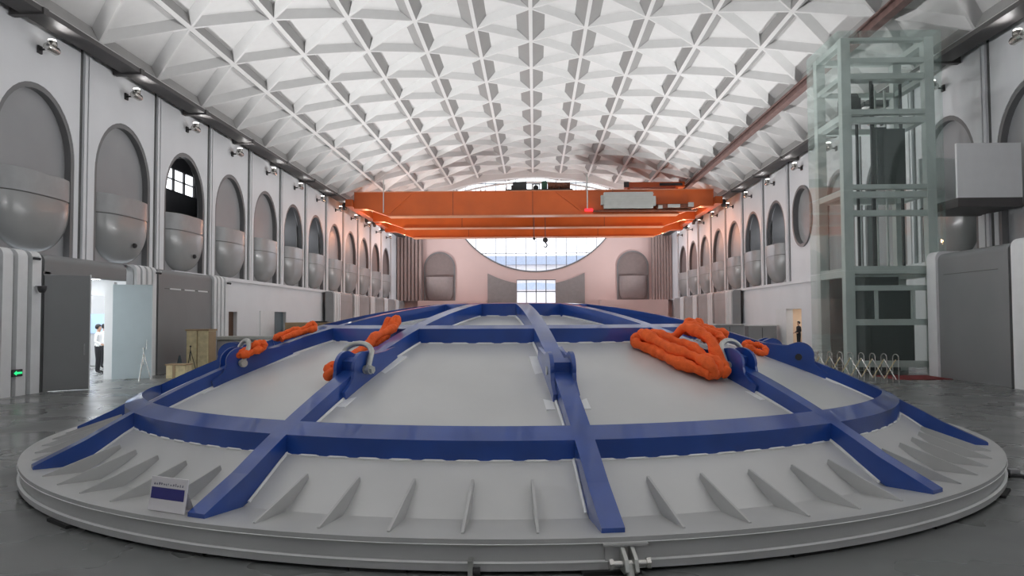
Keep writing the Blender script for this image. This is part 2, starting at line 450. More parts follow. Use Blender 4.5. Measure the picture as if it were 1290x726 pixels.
for s, ks, y0, pt, side in ((-1, ksL, YL, PL, 'left'), (1, ksR, YR, PR, 'right')):
    proto = None; cnt = 0
    for k in ks:
        y = y0+pt*k
        vis = y > 20 and y < 84
        if vis:
            if proto is None: proto = o = flood_proto(s)
            else: o = copy_tree(proto)
            o.location = (s*W, y, 10.42)
            tag(o, '%s small chrome uplight from the camera, high on the %s wall' % (ORD[cnt], side), 'wall light', 'floodlights above the arches'); cnt += 1
        if y > 82: continue
        L = bpy.data.lights.new('uplight_beam', 'SPOT'); L.energy = spot_e if y < 72 else 0; L.spot_size = math.radians(150); L.spot_blend = 1.0; L.shadow_soft_size = .12
        L.color = (1, .985, .97)
        lo = bpy.data.objects.new('uplight_beam', L); COL.objects.link(lo); lo.location = (s*(W-.62), y, 10.66)
        lo.rotation_euler = Vector((-s*.80, 0, .42)).to_track_quat('-Z', 'Y').to_euler()
        if y < -8 or (s > 0 and 19 < y+pt/2 < 28): continue
        L = bpy.data.lights.new('unseen_ledge_fill', 'SPOT'); L.energy = ledge_fill_e; L.spot_size = math.radians(115); L.spot_blend = 1.0; L.shadow_soft_size = .25  # added spot with no fixture, brightens the vault from below
        lo = bpy.data.objects.new('unseen_ledge_fill', L); COL.objects.link(lo); lo.location = (s*(W-.9), y+pt/2, 4.5)
        lo.rotation_euler = Vector((-s*14.5, 0, 10.5)).to_track_quat('-Z', 'Y').to_euler()
        

# added fixtureless point lights that tint the walls near the cranes orange
for s in (-1, 1):
    for y, e in ((60.5, 130), (67.5, 160), (76, 160)):
        L = bpy.data.lights.new('crane_glow_fill', 'POINT'); L.energy = e; L.color = (1, .42, .22); L.shadow_soft_size = .15
        lo = bpy.data.objects.new('crane_glow_fill', L); COL.objects.link(lo); lo.location = (s*13.2, y, 9.3)
# ------------------------------------------------------------------ far wall: round window, doorway, two arches
CX, CZ, RR = .25, 17.4, 10.3
mb = MB()
def far_ring(r0, r1, y0, y1, mi, zmin=0):
    pass
NS = 72
# wall made of columns around the circle and the doorway
xs = sorted(set([-W-.3, W+.3]+[CX+RR*math.cos(PI*i/36) for i in range(37)]+[-1.93, 2.50]))
def circ_low(x):
    d = RR*RR-(x-CX)**2
    return CZ-math.sqrt(d) if d > 0 else None
DX0, DX1, DZ = -1.93, 2.50, 6.25
ZC = 15.6
arcs = [(-10.65, 1.78), (11.15, 1.78)]
for a, b in zip(xs[:-1], xs[1:]):
    m = (a+b)/2
    la = circ_low(a) if abs(a-CX) < RR-1e-6 else CZ; lb = circ_low(b) if abs(b-CX) < RR-1e-6 else CZ
    z0 = DZ if DX0 < m < DX1 else 0
    if abs(m-CX) < RR:
        mb.poly([(a, YE, z0), (b, YE, z0), (b, YE, min(lb, ZC)), (a, YE, min(la, ZC))], (0, .5, 0))
    else:
        mb.poly([(a, YE, 0), (b, YE, 0), (b, YE, ZC), (a, YE, ZC)], (0, .5, 0))
struct(mb.build('wall_far', [M_wall_far]))
# dark edge ring of the round window and its glazing
mb = MB()
ring = []; NR = 48
for i in range(NR+1):
    a = PI+.17+(PI-.34)*i/NR
    for (r, y) in ((RR-.13, YE-.06), (RR+.02, YE-.06), (RR+.02, YE+.3), (RR-.13, YE+.3)):
        ring.append((CX+r*math.cos(a), y, CZ+r*math.sin(a)))
mb.add(ring, [(i*4+k, i*4+(k+1) % 4, (i+1)*4+(k+1) % 4, (i+1)*4+k) for i in range(NR) for k in range(4)], 0)
for i in range(-13, 14):
    x = CX+.05+i*1.14
    if abs(x) > W: continue
    d = RR*RR-(x-CX)**2; z0 = min(ZC, CZ-math.sqrt(d)) if d > 0 else ZC
    mb.box(x-.035, x+.035, YE+.1, YE+.2, z0, 27, 1)
for z in (9.25, 12.4):
    h = math.sqrt(RR*RR-(z-CZ)**2); mb.box(CX-h, CX+h, YE+.1, YE+.18, z-.035, z+.035, 1)
for z in (15.6, 17.2, 18.8, 20.4, 22, 24, 26): mb.box(-W, W, YE+.1, YE+.18, z-.05, z+.05, 1)
gl = [(CX+RR*math.cos(PI+.17+(PI-.34)*i/NR), YE+.22, CZ+RR*math.sin(PI+.17+(PI-.34)*i/NR)) for i in range(NR+1)]
mb.add(gl+[(W, YE+.22, ZC), (W, YE+.22, 27), (-W, YE+.22, 27), (-W, YE+.22, ZC)], [tuple(range(NR+5))], 2)
struct(mb.build('window_%d' % wn[0], [M_reveal, M_mull, M_glass2])); wn[0] += 1
# glazed doorway
mb = MB()
for i in range(5):
    x = DX0+(DX1-DX0)*i/4; mb.box(x-.05, x+.05, YE+.05, YE+.2, 0, DZ, 0)
for z in (2.4, 4.9, DZ-.03): mb.box(DX0, DX1, YE+.05, YE+.2, z-.05, z+.05, 0)
mb.add([(DX0, YE+.15, 0), (DX1, YE+.15, 0), (DX1, YE+.15, DZ), (DX0, YE+.15, DZ)], [(0, 1, 2, 3)], 1)
struct(mb.build('door_1', [M_mull, M_glass2]))
# grey panels beside the doorway, tops following the circle
mb = MB()
R2 = RR+1.55
for (a, b) in ((-5.2, DX0-.02), (DX1+.02, 5.75)):
    pts = [(a, YE-.10, 0), (b, YE-.10, 0)]
    for i in range(13):
        x = b+(a-b)*i/12; pts.append((x, YE-.10, CZ-math.sqrt(R2*R2-(x-CX)**2)+.1))
    mb.poly(pts, (0, .1, 0))
struct(mb.build('trim_4', mat('grey_taupe_panel', (.27, .245, .24), .5)))
# the two arches of the far wall
for c, hw in arcs:
    mb = MB()
    def ol(hw, top, base=3.9):
        return [(c-hw, base)]+[(c+hw*math.cos(PI-PI*t/20), top-hw+hw*math.sin(PI-PI*t/20)) for t in range(21)]+[(c+hw, base)]
    o1, o2 = ol(hw, 9.45), ol(hw-.17, 9.28); n = len(o1)
    vs = [(p[0], YE-.14, p[1]) for p in o1]+[(p[0], YE-.14, p[1]) for p in o2]+[(p[0], YE-.02, p[1]) for p in o2]+[(p[0], YE, p[1]) for p in o1]
    mb.add(vs, [(i, i+1, n+i+1, n+i) for i in range(n-1)]+[(n+i, n+i+1, 2*n+i+1, 2*n+i) for i in range(n-1)]+[(i, i+1, 3*n+i+1, 3*n+i) for i in range(n-1)], 0)
    mb.poly([(p[0], YE-.05, p[1]) for p in o2], (0, .03, 0), 1)
    # balcony belly inside
    vs = []
    for i in range(9):
        z = 6.6-2.6*math.sin(PI/2*i/8); g = max(0, 1-((6.0-z)/2.1)**4)**.5 if z < 6 else 1
        for q in range(17):
            u = math.sin((-1+q/8)*PI/2); w_ = (hw-.2)*(1 if z > 6 else max(0, 1-((6-z)/2.2)**4)**.25)
            vs.append((c+u*w_, YE-.06-.45*max(0, 1-u**4)**.5*g, z))
    mb.add(vs, [(i*17+q, i*17+q+1, (i+1)*17+q+1, (i+1)*17+q) for i in range(8) for q in range(16)], 2)
    struct(mb.build('window_%d' % wn[0], [M_reveal, M_niche_far, mat('rosy_grey_belly_%d' % wn[0], (.27, .225, .22), .5)], smooth=40)); wn[0] += 1
# low ledge along the far wall, ribbed corner strips
mb = MB()
mb.box(-13, -5.3, YE-.9, YE, 0, 3.9); mb.box(7.4, 14.8, YE-1.6, YE, 0, 3.9)
struct(mb.build('trim_5', M_wall_far))
mb = MB()
for s, a, b in ((-1, 12.55, 15.4), (1, 13.2, 15.4)):
    mb.box(min(s*a, s*b), max(s*a, s*b), YE-.5, YE-.4, 3.9, 14, 0)
    nn = 7
    for i in range(nn):
        x = s*(a+(b-a)*(i+.5)/nn); mb.box(x-.13, x+.13, YE-.85, YE-.45, 3.9, 14, 1)
struct(mb.build('trim_6', [M_niche_far, mat('brown_rose_fin', (.36, .27, .25), .5)]))
# end bay: high side walls already there, roof frame of white steel with sky above
mb = MB()
for y in (74, 78, 82, 86): mb.box(-W, W, y-.12, y+.12, 26.6, 27)
for x in range(-14, 15, 4): mb.box(x-.1, x+.1, VE, YE, 26.7, 27)
mb.box(-W-.3, W+.3, VE-.5, VE-.2, H0+.9, 27)
struct(mb.build('ceiling_1', M_white))
# back wall behind the camera
mb = MB()
mb.box(-W-.3, W+.3, YB-.4, YB, 0, 16)
struct(mb.build('wall_back', M_wall))

# neighbouring building seen through the round window
t = empty('distant_building', (0, 150, 0))
b = MB(); b.box(-60, 60, 0, 15, 0, 12.4); b.build('wall', M_out_w, t)
b = MB(); b.box(-60, 60, -.6, 15, 12.4, 14.1); b.build('roof', M_out_b, t)
b = MB()
for i in range(20): b.box(-57+i*6, -54+i*6, -.15, 0, 4, 8)
b.build('window_band', M_teal, t)
tag(t, 'pale low building with a blue-grey roof seen outside through the round window', 'building')
t = empty('distant_hall', (-22, 136, 0))
b = MB(); b.box(0, 44, 0, 8, 0, 7.0); b.build('wall', M_out_w, t)
b = MB(); b.poly([(-.5, -.5, 7.0), (44.5, -.5, 7.0), (22, -.5, 8.2)], (0, 9, 0)); b.build('roof', M_out_b, t)
tag(t, 'nearer pale shed with a low gabled roof outside the round window', 'building')
b = MB(); b.box(-120, 120, YE+1.0, 320, -.3, -.05)
struct(b.build('floor_1', M_out_w))

# ------------------------------------------------------------------ cladding enclosures along the walls
def rounded_prism(mb, x0, x1, y0, y1, z1, r=.22, mi=0, s=-1, z0=0):
    """box whose hall-side top edge is rounded; profile in XZ, run along Y"""
    f = x1 if s < 0 else x0; bk = x0 if s < 0 else x1; d = 1 if s < 0 else -1
    pr = [(bk, z0), (f, z0)]
    for i in range(7):
        a = PI/2*i/6; pr.append((f-d*r+d*r*math.cos(a), z1-r+r*math.sin(a)))
    pr.append((bk, z1))
    mb.poly([(p[0], y0, p[1]) for p in pr], (0, y1-y0, 0), mi)
def fins(parent, s, xf, xb, y0, y1, z1, n=4):
    g = (y1-y0)/n
    mb = MB(); rounded_prism(mb, min(xb, xf-(-s)*-.0), max(xb, xf), y0, y1, z1-.05, s=s)
    mb.v = [(x-(.10 if s < 0 else -.10) if abs(x-xf) < .3 else x, y, z) for x, y, z in mb.v]
    mb.build('fin_backing', M_balc_top, parent)
    for i in range(n):
        mb = MB(); w = .26 if i < n-1 else .34
        rounded_prism(mb, min(xb, xf), max(xb, xf), y0+i*g+.04, y0+i*g+g*.74, z1, s=s)
        mb.build('fin', M_boxwhite, parent, smooth=40)
XL = -12.87; XR = 12.70; ZL = 3.72; ZR = 3.9
def enclosure(s, xf, xb, segs, z1, label, solid=True):
    root = empty('service_enclosure', (0, 0, 0))
    for kind, a, b in segs:
        if kind == 'fins': fins(root, s, xf, xb, a, b, z1)
        elif kind in ('panel', 'farpanel'):
            mb = MB(); rounded_prism(mb, min(xb, xf-(.08 if s < 0 else -.08)), max(xb, xf-(.08 if s < 0 else -.08)), a+.05, b, z1-.03, s=s); mb.build('grey_panel', M_boxgrey if kind == 'panel' else M_balc, root, smooth=40)
            mb = MB(); xj = xf-(.08 if s < 0 else -.08); mb.box(min(xj, xj-s*.006), max(xj, xj-s*.006), a+.5, b-.3, z1-.72, z1-.70); mb.build('panel_joint', M_groove, root)
        elif kind == 'post':
            mb = MB(); rounded_prism(mb, min(xb, xf+s*-.0), max(xb, xf), a, b, z1+.05, s=s); mb.build('corner_post', M_boxwhite, root, smooth=40)
    return tag(root, label, 'enclosure')
E1 = enclosure(-1, XL, -15.4, [('fins', 17.7, 19.9)], ZL, 'white ribbed wall enclosure at the left edge with a green exit light')
# enclosure with the open doorway
root = empty('service_enclosure', (0, 0, 0))
xf = XL-.08
mb = MB(); mb.box(-13.66, -13.36, 24.12, 24.3, 0, 3.12); mb.build('door_jamb', M_white, root)
mb = MB()
rounded_prism(mb, -13.2, xf, 20.0, 24.1, ZL-.03, s=-1, z0=3.14)
mb.box(-13.2, xf, 19.95, 20.25, 0, 3.2)
mb.build('grey_lintel', M_boxgrey, root, smooth=40)
fins(root, -1, XL, -13.2, 24.55, 26.0, ZL)
mb = MB(); mb.box(-15.4, -13.2, 20.0, 26.0, ZL-.12, ZL-.03); mb.build('roof_panel', M_boxgrey, root)
def leaf(p0, p1, z, m, name):
    a, b2 = Vector((*p0, 0)), Vector((*p1, 0)); d = (b2-a).normalized(); nn = Vector((-d.y, d.x, 0))*.03
    mb = MB(); mb.add([a-nn, b2-nn, b2+nn, a+nn]+[q+Vector((0, 0, z)) for q in (a-nn, b2-nn, b2+nn, a+nn)], [(0,1,2,3),(4,5,6,7),(0,1,5,4),(1,2,6,5),(2,3,7,6),(3,0,4,7)])
    mb.v = [(x, y, zz+.012) for x, y, zz in mb.v]
    o = mb.build(name, m, root)
    e = MB(); e.add([b2-nn*1.3, b2+d*.03-nn*1.3, b2+d*.03+nn*1.3, b2+nn*1.3]+[q+Vector((0, 0, z+.04)) for q in (b2-nn*1.3, b2+d*.03-nn*1.3, b2+d*.03+nn*1.3, b2+nn*1.3)], [(0,1,2,3),(4,5,6,7),(0,1,5,4),(1,2,6,5),(2,3,7,6),(3,0,4,7)])
    e.build('edge_strip', M_boxwhite, o)
    h = MB(); c = a+(b2-a)*.88; h.tube([c-nn*2.6+Vector((0, 0, .95)), c-nn*2.6+Vector((0, 0, 1.25))], .012, 6); h.build('handle', M_chrome, o)
    return o
l1 = leaf((-12.93, 19.98), (-12.10, 20.66), 3.10, M_boxgrey, 'door_leaf')
l2 = leaf((-13.33, 24.02), (-12.26, 24.42), 3.02, M_leaf, 'door_leaf'); l2['label'] = 'pale blue-white open door leaf lit by the room'
tag(root, 'grey enclosure with open double door and bright room inside, left side', 'enclosure')
E3 = enclosure(-1, XL, -13.2, [('panel', 26.15, 30.6), ('fins', 30.6, 32.1)], ZL, 'closed grey enclosure with white ribbed end behind the wooden crates, left side')
mb = MB(); mb.box(-15.4, -13.2, 26.1, 32.1, ZL-.12, ZL-.03); mb.build('roof_panel', M_boxgrey, E3)
# three thin white bars painting in bright reflections on that enclosure
for i in range(3):
    mb = MB(); mb.box(XL-.09, XL-.06, 27.0+i*1.15, 27.85+i*1.15, 2.98, 3.03); mb.build('reflection_bar', M_white, E3)
# far row on the left, both sides
FZ = 3.95
for i, y in enumerate((55.5, 61.7, 67.9, 74.1, 80.2)):
    enclosure(-1, -14.5, -15.2, [('fins', y, y+1.8), ('farpanel', y+1.8, y+5.9)], FZ, '%s low grey-and-white enclosure of the far left row' % ORD[i])
for i, y in enumerate((56.5, 62.5, 68.5, 74.5)):
    enclosure(1, 14.5, 15.2, [('fins', y, y+1.8), ('farpanel', y+1.8, y+5.7)], FZ, '%s low grey-and-white enclosure of the far right row' % ORD[i])
# right side, near
enclosure(1, XR, 15.35, [('panel', 20.75, 24.35), ('post', 24.35, 24.9)], ZR, 'large dark grey enclosure with a white corner post at the right')
enclosure(1, XR, 15.35, [('post', 19.9, 20.55), ('panel', 16.5, 19.9)], ZR, 'enclosure with white corner post cut off by the right edge')

# room behind the open doorway (walls belong to the building)
mb = MB()
mb.box(-22.1, -22, 19.9, 32.1, 0, 3.6); mb.box(-22, -13.25, 32.0, 32.1, 0, 3.6); mb.box(-22, -13.25, 19.85, 19.95, 0, 3.6)
mb.box(-22.1, -13.2, 19.9, 32.1, 3.6, 3.68); mb.box(-13.3, -13.2, 24.6, 32.1, 0, 3.6)
struct(mb.build('wall_side_room', M_white))
mb = MB(); mb.box(-21.5, -14, 22, 23.2, 3.52, 3.58); mb.box(-21.5, -14, 25.5, 26.7, 3.52, 3.58); mb.box(-21.5, -14, 29, 30.2, 3.52, 3.58)
struct(mb.build('ceiling_2', M_litroom))
t = empty('display_cabinet', (-18.0, 31.3, 0))
b = MB(); b.box(-1.2, 1.2, -.3, .5, 0, 2.9); b.build('body', M_niche, t, bevel=.03)
b = MB(); b.box(-.9, .9, -.34, -.30, 1.35, 2.15); b.build('screen', M_screen, t)
tag(t, 'grey cabinet with a blue-grey screen inside the lit side room', 'cabinet')

# small fittings on the enclosures
def cctv(x, y, z, label, dome=True):
    t = empty('security_camera', (x, y, z))
    b = MB(); b.box(-.03, .18, -.035, .035, .03, .06); b.build('bracket', M_boxwhite, t)
    b = MB()
    if dome: b.lathe([(0, -.13), (.06, -.12), (.10, -.06), (.11, 0), (.11, .05), (0, .06)], 16, c=(.16, 0, 0), close=False)
    else: b.tube([(.05, -.08, .0), (.15, .06, -.01)], .035, 10)
    b.build('camera_body', M_dark, t, smooth=40)
    return tag(t, label, 'camera')
cctv(XL, 19.55, 2.74, 'black dome camera on the white ribbed enclosure at left edge')
cctv(XL, 19.42, 3.50, 'small dark camera just above the black dome camera', False)
cctv(XL, 25.85, 3.50, 'small dark camera above the pale open door', False)
cctv(XL, 31.9, 3.42, 'small dark camera on ribbed end behind the crates', False)
t = empty('exit_sign', (XL+.02, 18.85, .58))
b = MB(); b.box(-.03, .02, -.19, .19, -.09, .09); b.build('housing', M_dark, t, bevel=.01)
b = MB()
b.poly([(.025, -.15, 0), (.025, -.05, .06), (.025, -.05, .025), (.025, .15, .025), (.025, .15, -.025), (.025, -.05, -.025), (.025, -.05, -.06)], (.006, 0, 0))
b.build('green_arrow', M_exit, t)
tag(t, 'small glowing green exit light low on the left ribbed enclosure', 'exit sign')

# doors in the left and right lower walls
mb = MB(); mb.box(-W-.25, -W-.2, 38.5, 39.6, 0, 2.3); struct(mb.build('door_2', M_brown))
mb = MB(); mb.box(-W-.25, -W-.2, 45.2, 47.5, 0, 2.35); mb.box(-W-.02, -W+.05, 42.9, 45.2, 0, 2.38, 1); struct(mb.build('door_3', [M_teal, M_boxwhite]))
mb = MB(); mb.box(W+.34, W+2.3, 44.3, 44.4, 0, 2.6); mb.box(W+.34, W+2.3, 47.2, 47.3, 0, 2.6); mb.box(W+2.3, W+2.4, 44.3, 47.3, 0, 2.6); mb.box(W+.34, W+2.4, 44.3, 47.3, 2.6, 2.7)
mb.box(W+.8, W+1.4, 45.2, 46.2, 2.55, 2.6, 1)
struct(mb.build('wall_side_lobby', [M_warmroom, M_litroom]))
mb = MB(); mb.box(W-.06, W-.01, 47.0, 49.0, 0, 2.4); struct(mb.build('door_4', M_boxwhite))

# ------------------------------------------------------------------ the dome cover
DCX, DCY = -.25, 12.44
dome = empty('dome_cover', (DCX, DCY, 0))
tag(dome, 'huge shallow silver-grey steel dome cover with blue ribs, lying on the hall floor', 'dome cover')
def shz(r):
    q = min(1, max(0, (r-5.45)/.75)); return 2.0-(12.2-math.sqrt(12.2**2-r*r))-.085*q*q*(3-2*q)
def ribz(r):
    return min(2.185-(12.1-math.sqrt(12.1**2-r*r)), 9)
AZ0 = math.radians(8.4)
RAZ = [AZ0+i*PI/6 for i in range(12)]
mb = MB()
mb.lathe([(6.15, .262), (6.72, .265), (6.72, .232), (6.685, .225), (6.685, .095), (6.72, .085), (6.72, .03), (6.1, .03), (6.1, .20)], 192)
mb.build('rim', M_rim, dome, smooth=30)
mb = MB()
mb.lathe([(6.722, .222), (6.728, .226), (6.722, .23)], 192); mb.lathe([(6.70, .083), (6.727, .088), (6.70, .096)], 192)
mb.build('rim_weld', M_weld, dome)
prof = [(0.001, shz(0))]+[(6.26*i/50, shz(6.26*i/50)) for i in range(1, 51)]
mb = MB(); mb.lathe(prof, 144, close=False); mb.build('shell', M_shell, dome, smooth=30)
def pol(r, a, z): return Vector((r*math.sin(a), -r*math.cos(a), z))
# ring beams
def ring_beam(r, w, hz0, hz1, name='ring_beam'):
    mb = MB(); mb.lathe([(r-w/2, hz1(r-w/2)), (r+w/2, hz1(r+w/2)), (r+w/2, hz0(r+w/2)-.02), (r-w/2, hz0(r-w/2)-.02)], 144)
    return mb.build(name, M_blue, dome, smooth=30)
for r, w in ((5.50, .20), (3.05, .16), (1.25, .14)):
    rb = ring_beam(r, w, shz, ribz)
    # stitch welds along the foot of the ring
    n = max(12, int(2*PI*r/.30))*8; ro = r+w/2; path = [pol(ro+.004, 2*PI*i/n, shz(ro)+.002) for i in range(n)]
    mb = MB(); mb.tube(path, [.013 if i % 8 < 5 else .002 for i in range(n)], 6, close=True)
    mb.build('stitch_weld', M_weld, rb)
# radial ribs
LUG_R = 4.34
def rib(a):
    R = [1.25+(6.02-1.25)*i/26 for i in range(27)]
    top = [(r, ribz(r)) for r in R]; bot = [(r, shz(r)-.02) for r in R]
    top += [(6.1, ribz(6.02)-.045), (6.60, .30)]; bot += [(6.22, .24), (6.60, .262)]
    n = len(top); w = .092; t = Vector((math.cos(a), math.sin(a), 0))*w
    vs = []
    for (r0, z0), (r1, z1) in zip(top, bot):
        p, q = pol(r0, a, z0), pol(r1, a, z1); vs += [p-t, p+t, q+t, q-t]
    mb = MB()
    mb.add(vs, [(i*4+k, i*4+(k+1) % 4, (i+1)*4+(k+1) % 4, (i+1)*4+k) for i in range(n-1) for k in range(4)]+[(0, 1, 2, 3), tuple((n-1)*4+k for k in (3, 2, 1, 0))])
    o = mb.build('radial_rib', M_blue, dome)
    mb = MB()
    for s in (-1, 1):
        pts = []
        for i in range(24):
            r = 1.4+(6.1-1.4)*i/23; pts.append(pol(r, a, shz(r)+.006)+t/w*(w+.012)*s)
        mb.tube(pts, .017, 5)
    mb.build('weld_seam', M_weld, o)
    return o
def lug(a, pin=True):
    """pair of cheek plates with an eye, hugging the rib"""
    slope = -LUG_R/math.sqrt(12.1**2-LUG_R**2)
    c = pol(LUG_R, a, ribz(LUG_R)); e = (pol(1, a, 0)+Vector((0, 0, slope))).normalized(); t = Vector((math.cos(a), math.sin(a), 0)); nrm = t.cross(e).normalized()
    if nrm.z < 0: nrm = -nrm
    out = [(-.62, -.215), (-.62, -.03), (-.40, .005), (-.16, .07)]
    out += [(.04+.185*math.cos(q), .015+.165*math.sin(q)) for q in [PI*(.72-.68*i/10) for i in range(11)]]
    out += [(.27, -.03), (.34, -.06), (.46, -.09), (.46, -.215)]
    par = None
    for s in (-1, 1):
        mb = MB(); off = .094 if s > 0 else -.094-.042
        mb.poly([c+e*x+nrm*z+t*off for x, z in out], t*.042)
        o = mb.build('lifting_lug', M_blue, dome); par = par or o
        mb = MB(); mb.poly([c+e*x+nrm*z+t*(off+(0 if s < 0 else .0)) for x, z in ((-.68, -.23), (.62, -.23), (.62, -.172), (-.68, -.172))], t*(.13 if s > 0 else -.09))
        mb.build('doubler_plate', M_weld, o)
        mb = MB(); cc = c+e*.04+nrm*(-.02)+t*(.14*s)
        mb.tube([cc-t*.004*s, cc+t*.008*s], .046, 16); mb.build('pin_eye', M_galv if pin else M_dark, o)
        if s > 0:
            mb = MB(); mb.poly([c+e*x+nrm*z-t*.094 for x, z in ((-.02, .10), (.10, .10), (.12, .0), (-.04, .0))], t*.188); mb.build('cross_plate', M_blue, o)
    return c, e, t, nrm
lugs = {}
for i, a in enumerate(RAZ):
    rib(a); lugs[i] = lug(a, i not in (2,))
# gussets: five between each pair of ribs
for i in range(12):
    for g in range(5):
        a = RAZ[i]+math.radians(5.0*(g+1)); t = Vector((math.cos(a), math.sin(a), 0))*.011
        mb = MB(); pts = [pol(6.58, a, .262), pol(6.58, a, .275), pol(5.84, a, shz(5.84)+.055), pol(5.82, a, shz(5.82)-.02), pol(6.20, a, .25)]
        mb.poly([p-t for p in pts], t*2); o = mb.build('gusset', M_rim, dome)
# joint in the rim and the clamp bracket under the middle rib
def rim_clamp(a, full=True):
    t = Vector((math.cos(a), math.sin(a), 0)); e = pol(1, a, 0); u = Vector((0, 0, 1))
    mb = MB()
    def bx(m, r0, r1, w0, w1, z0, z1):
        vs = [e*r+t*w+u*z for r in (r0, r1) for w in (w0, w1) for z in (z0, z1)]
        m.add(vs, [(0,1,3,2),(4,6,7,5),(0,4,5,1),(2,3,7,6),(0,2,6,4),(1,5,7,3)])
    if full:
        bx(mb, 6.69, 6.75, -.17, .17, .205, .222); bx(mb, 6.69, 6.71, -.15, .17, .04, .20)
        o = mb.build('clamp_plate', M_rim, dome)
        for w in (-.045, .03):
            m = MB(); pts = [e*6.70+u*.20, e*6.76+u*.20, e*6.87+u*.14, e*6.90+u*.06, e*6.84+u*.03, e*6.70+u*.03]
            m.poly([p+t*w for p in pts], t*.03); m.build('clamp_cheek', M_galv, o, bevel=.004)
        m = MB(); m.tube([e*6.82+u*.10-t*.14, e*6.82+u*.10+t*.14], .026, 10); m.build('bolt', M_chrome, o, smooth=40)
        for w in (-.15, .13):
            m = MB(); m.tube([e*6.82+u*.10+t*w, e*6.82+u*.10+t*(w+.03)], .042, 6); m.build('nut', M_chrome, o)
        m = MB(); m.tube([e*6.84+u*.10, e*6.88+u*.0], .03, 10); m.build('eye_bolt', M_galv, o, smooth=40)
    else:
        bx(mb, 6.69, 6.79, -.018, .018, 0.0, .125); o = mb.build('stop_plate', M_galv, dome)
        m = MB(); m.tube([e*6.76+u*.045+t*.018, e*6.76+u*.045+t*.07], .03, 10); m.build('stop_bolt', M_dark, o)
rim_clamp(math.radians(8.9)); rim_clamp(math.radians(-.9), False)
# timber / rubber pads under the rim
for i in range(24):
    a = math.radians(8+15*i); t = Vector((math.cos(a), math.sin(a), 0)); e = pol(1, a, 0)
    mb = MB(); vs = [e*r+t*w+Vector((0, 0, z)) for r in (6.25, 6.70 if i % 3 else 6.76) for w in (-.22, .22) for z in (0, .03)]
    mb.add(vs, [(0,1,3,2),(4,6,7,5),(0,4,5,1),(2,3,7,6),(0,2,6,4),(1,5,7,3)]); mb.build('support_pad', M_rubber, dome)

# ------------------------------------------------------------------ shackles and slings
DO = Vector((DCX, DCY, 0))
def shackle(i, side, label, lean=-1.0, spin=0.0):
    c, e, t, nrm = lugs[i]
    c = c+DO
    t_ = t
    root = empty('shackle', c)
    piv = e*.04+nrm*(-.02)
    d = (e*lean+nrm*1.15).normalized()
    hw = .185
    path = []
    for s, rng in ((-1, [0, .06, .12, .17]),):
        for q in rng: path.append(piv-t_*(hw*(.93+.25*q))+d*q)
    for k in range(1, 10):
        a = PI-PI*k/10; path.append(piv+t_*(hw*1.02*math.cos(a))+d*(.17+.13*math.sin(a)))
    for q in (.17, .12, .06, 0): path.append(piv+t_*(hw*(.93+.25*q))+d*q)
    mb = MB(); mb.tube(path, [.030]*len(path), 10); mb.build('bow', M_galv, root, smooth=60)
    mb = MB(); mb.tube([piv-t_*.235, piv+t_*.235], .026, 12); mb.build('pin', M_galv, root, smooth=40)
    for s in (-1, 1):
        mb = MB(); mb.tube([piv+t_*(s*.168), piv+t_*(s*.215)], .052, 12); mb.build('eye', M_galv, root, smooth=40)
    mb = MB(); mb.tube([piv+t_*.215, piv+t_*.245], .042, 6); mb.build('nut', M_galv, root)
    return tag(root, label, 'shackle', 'bow shackles on the lifting lugs')
shackle(11, 0, 'galvanised bow shackle on the lug left of the middle rib')
shackle(1, 0, 'galvanised bow shackle on the lug right of the middle rib, with the big sling')
shackle(10, 0, 'galvanised bow shackle on the outermost left lug')

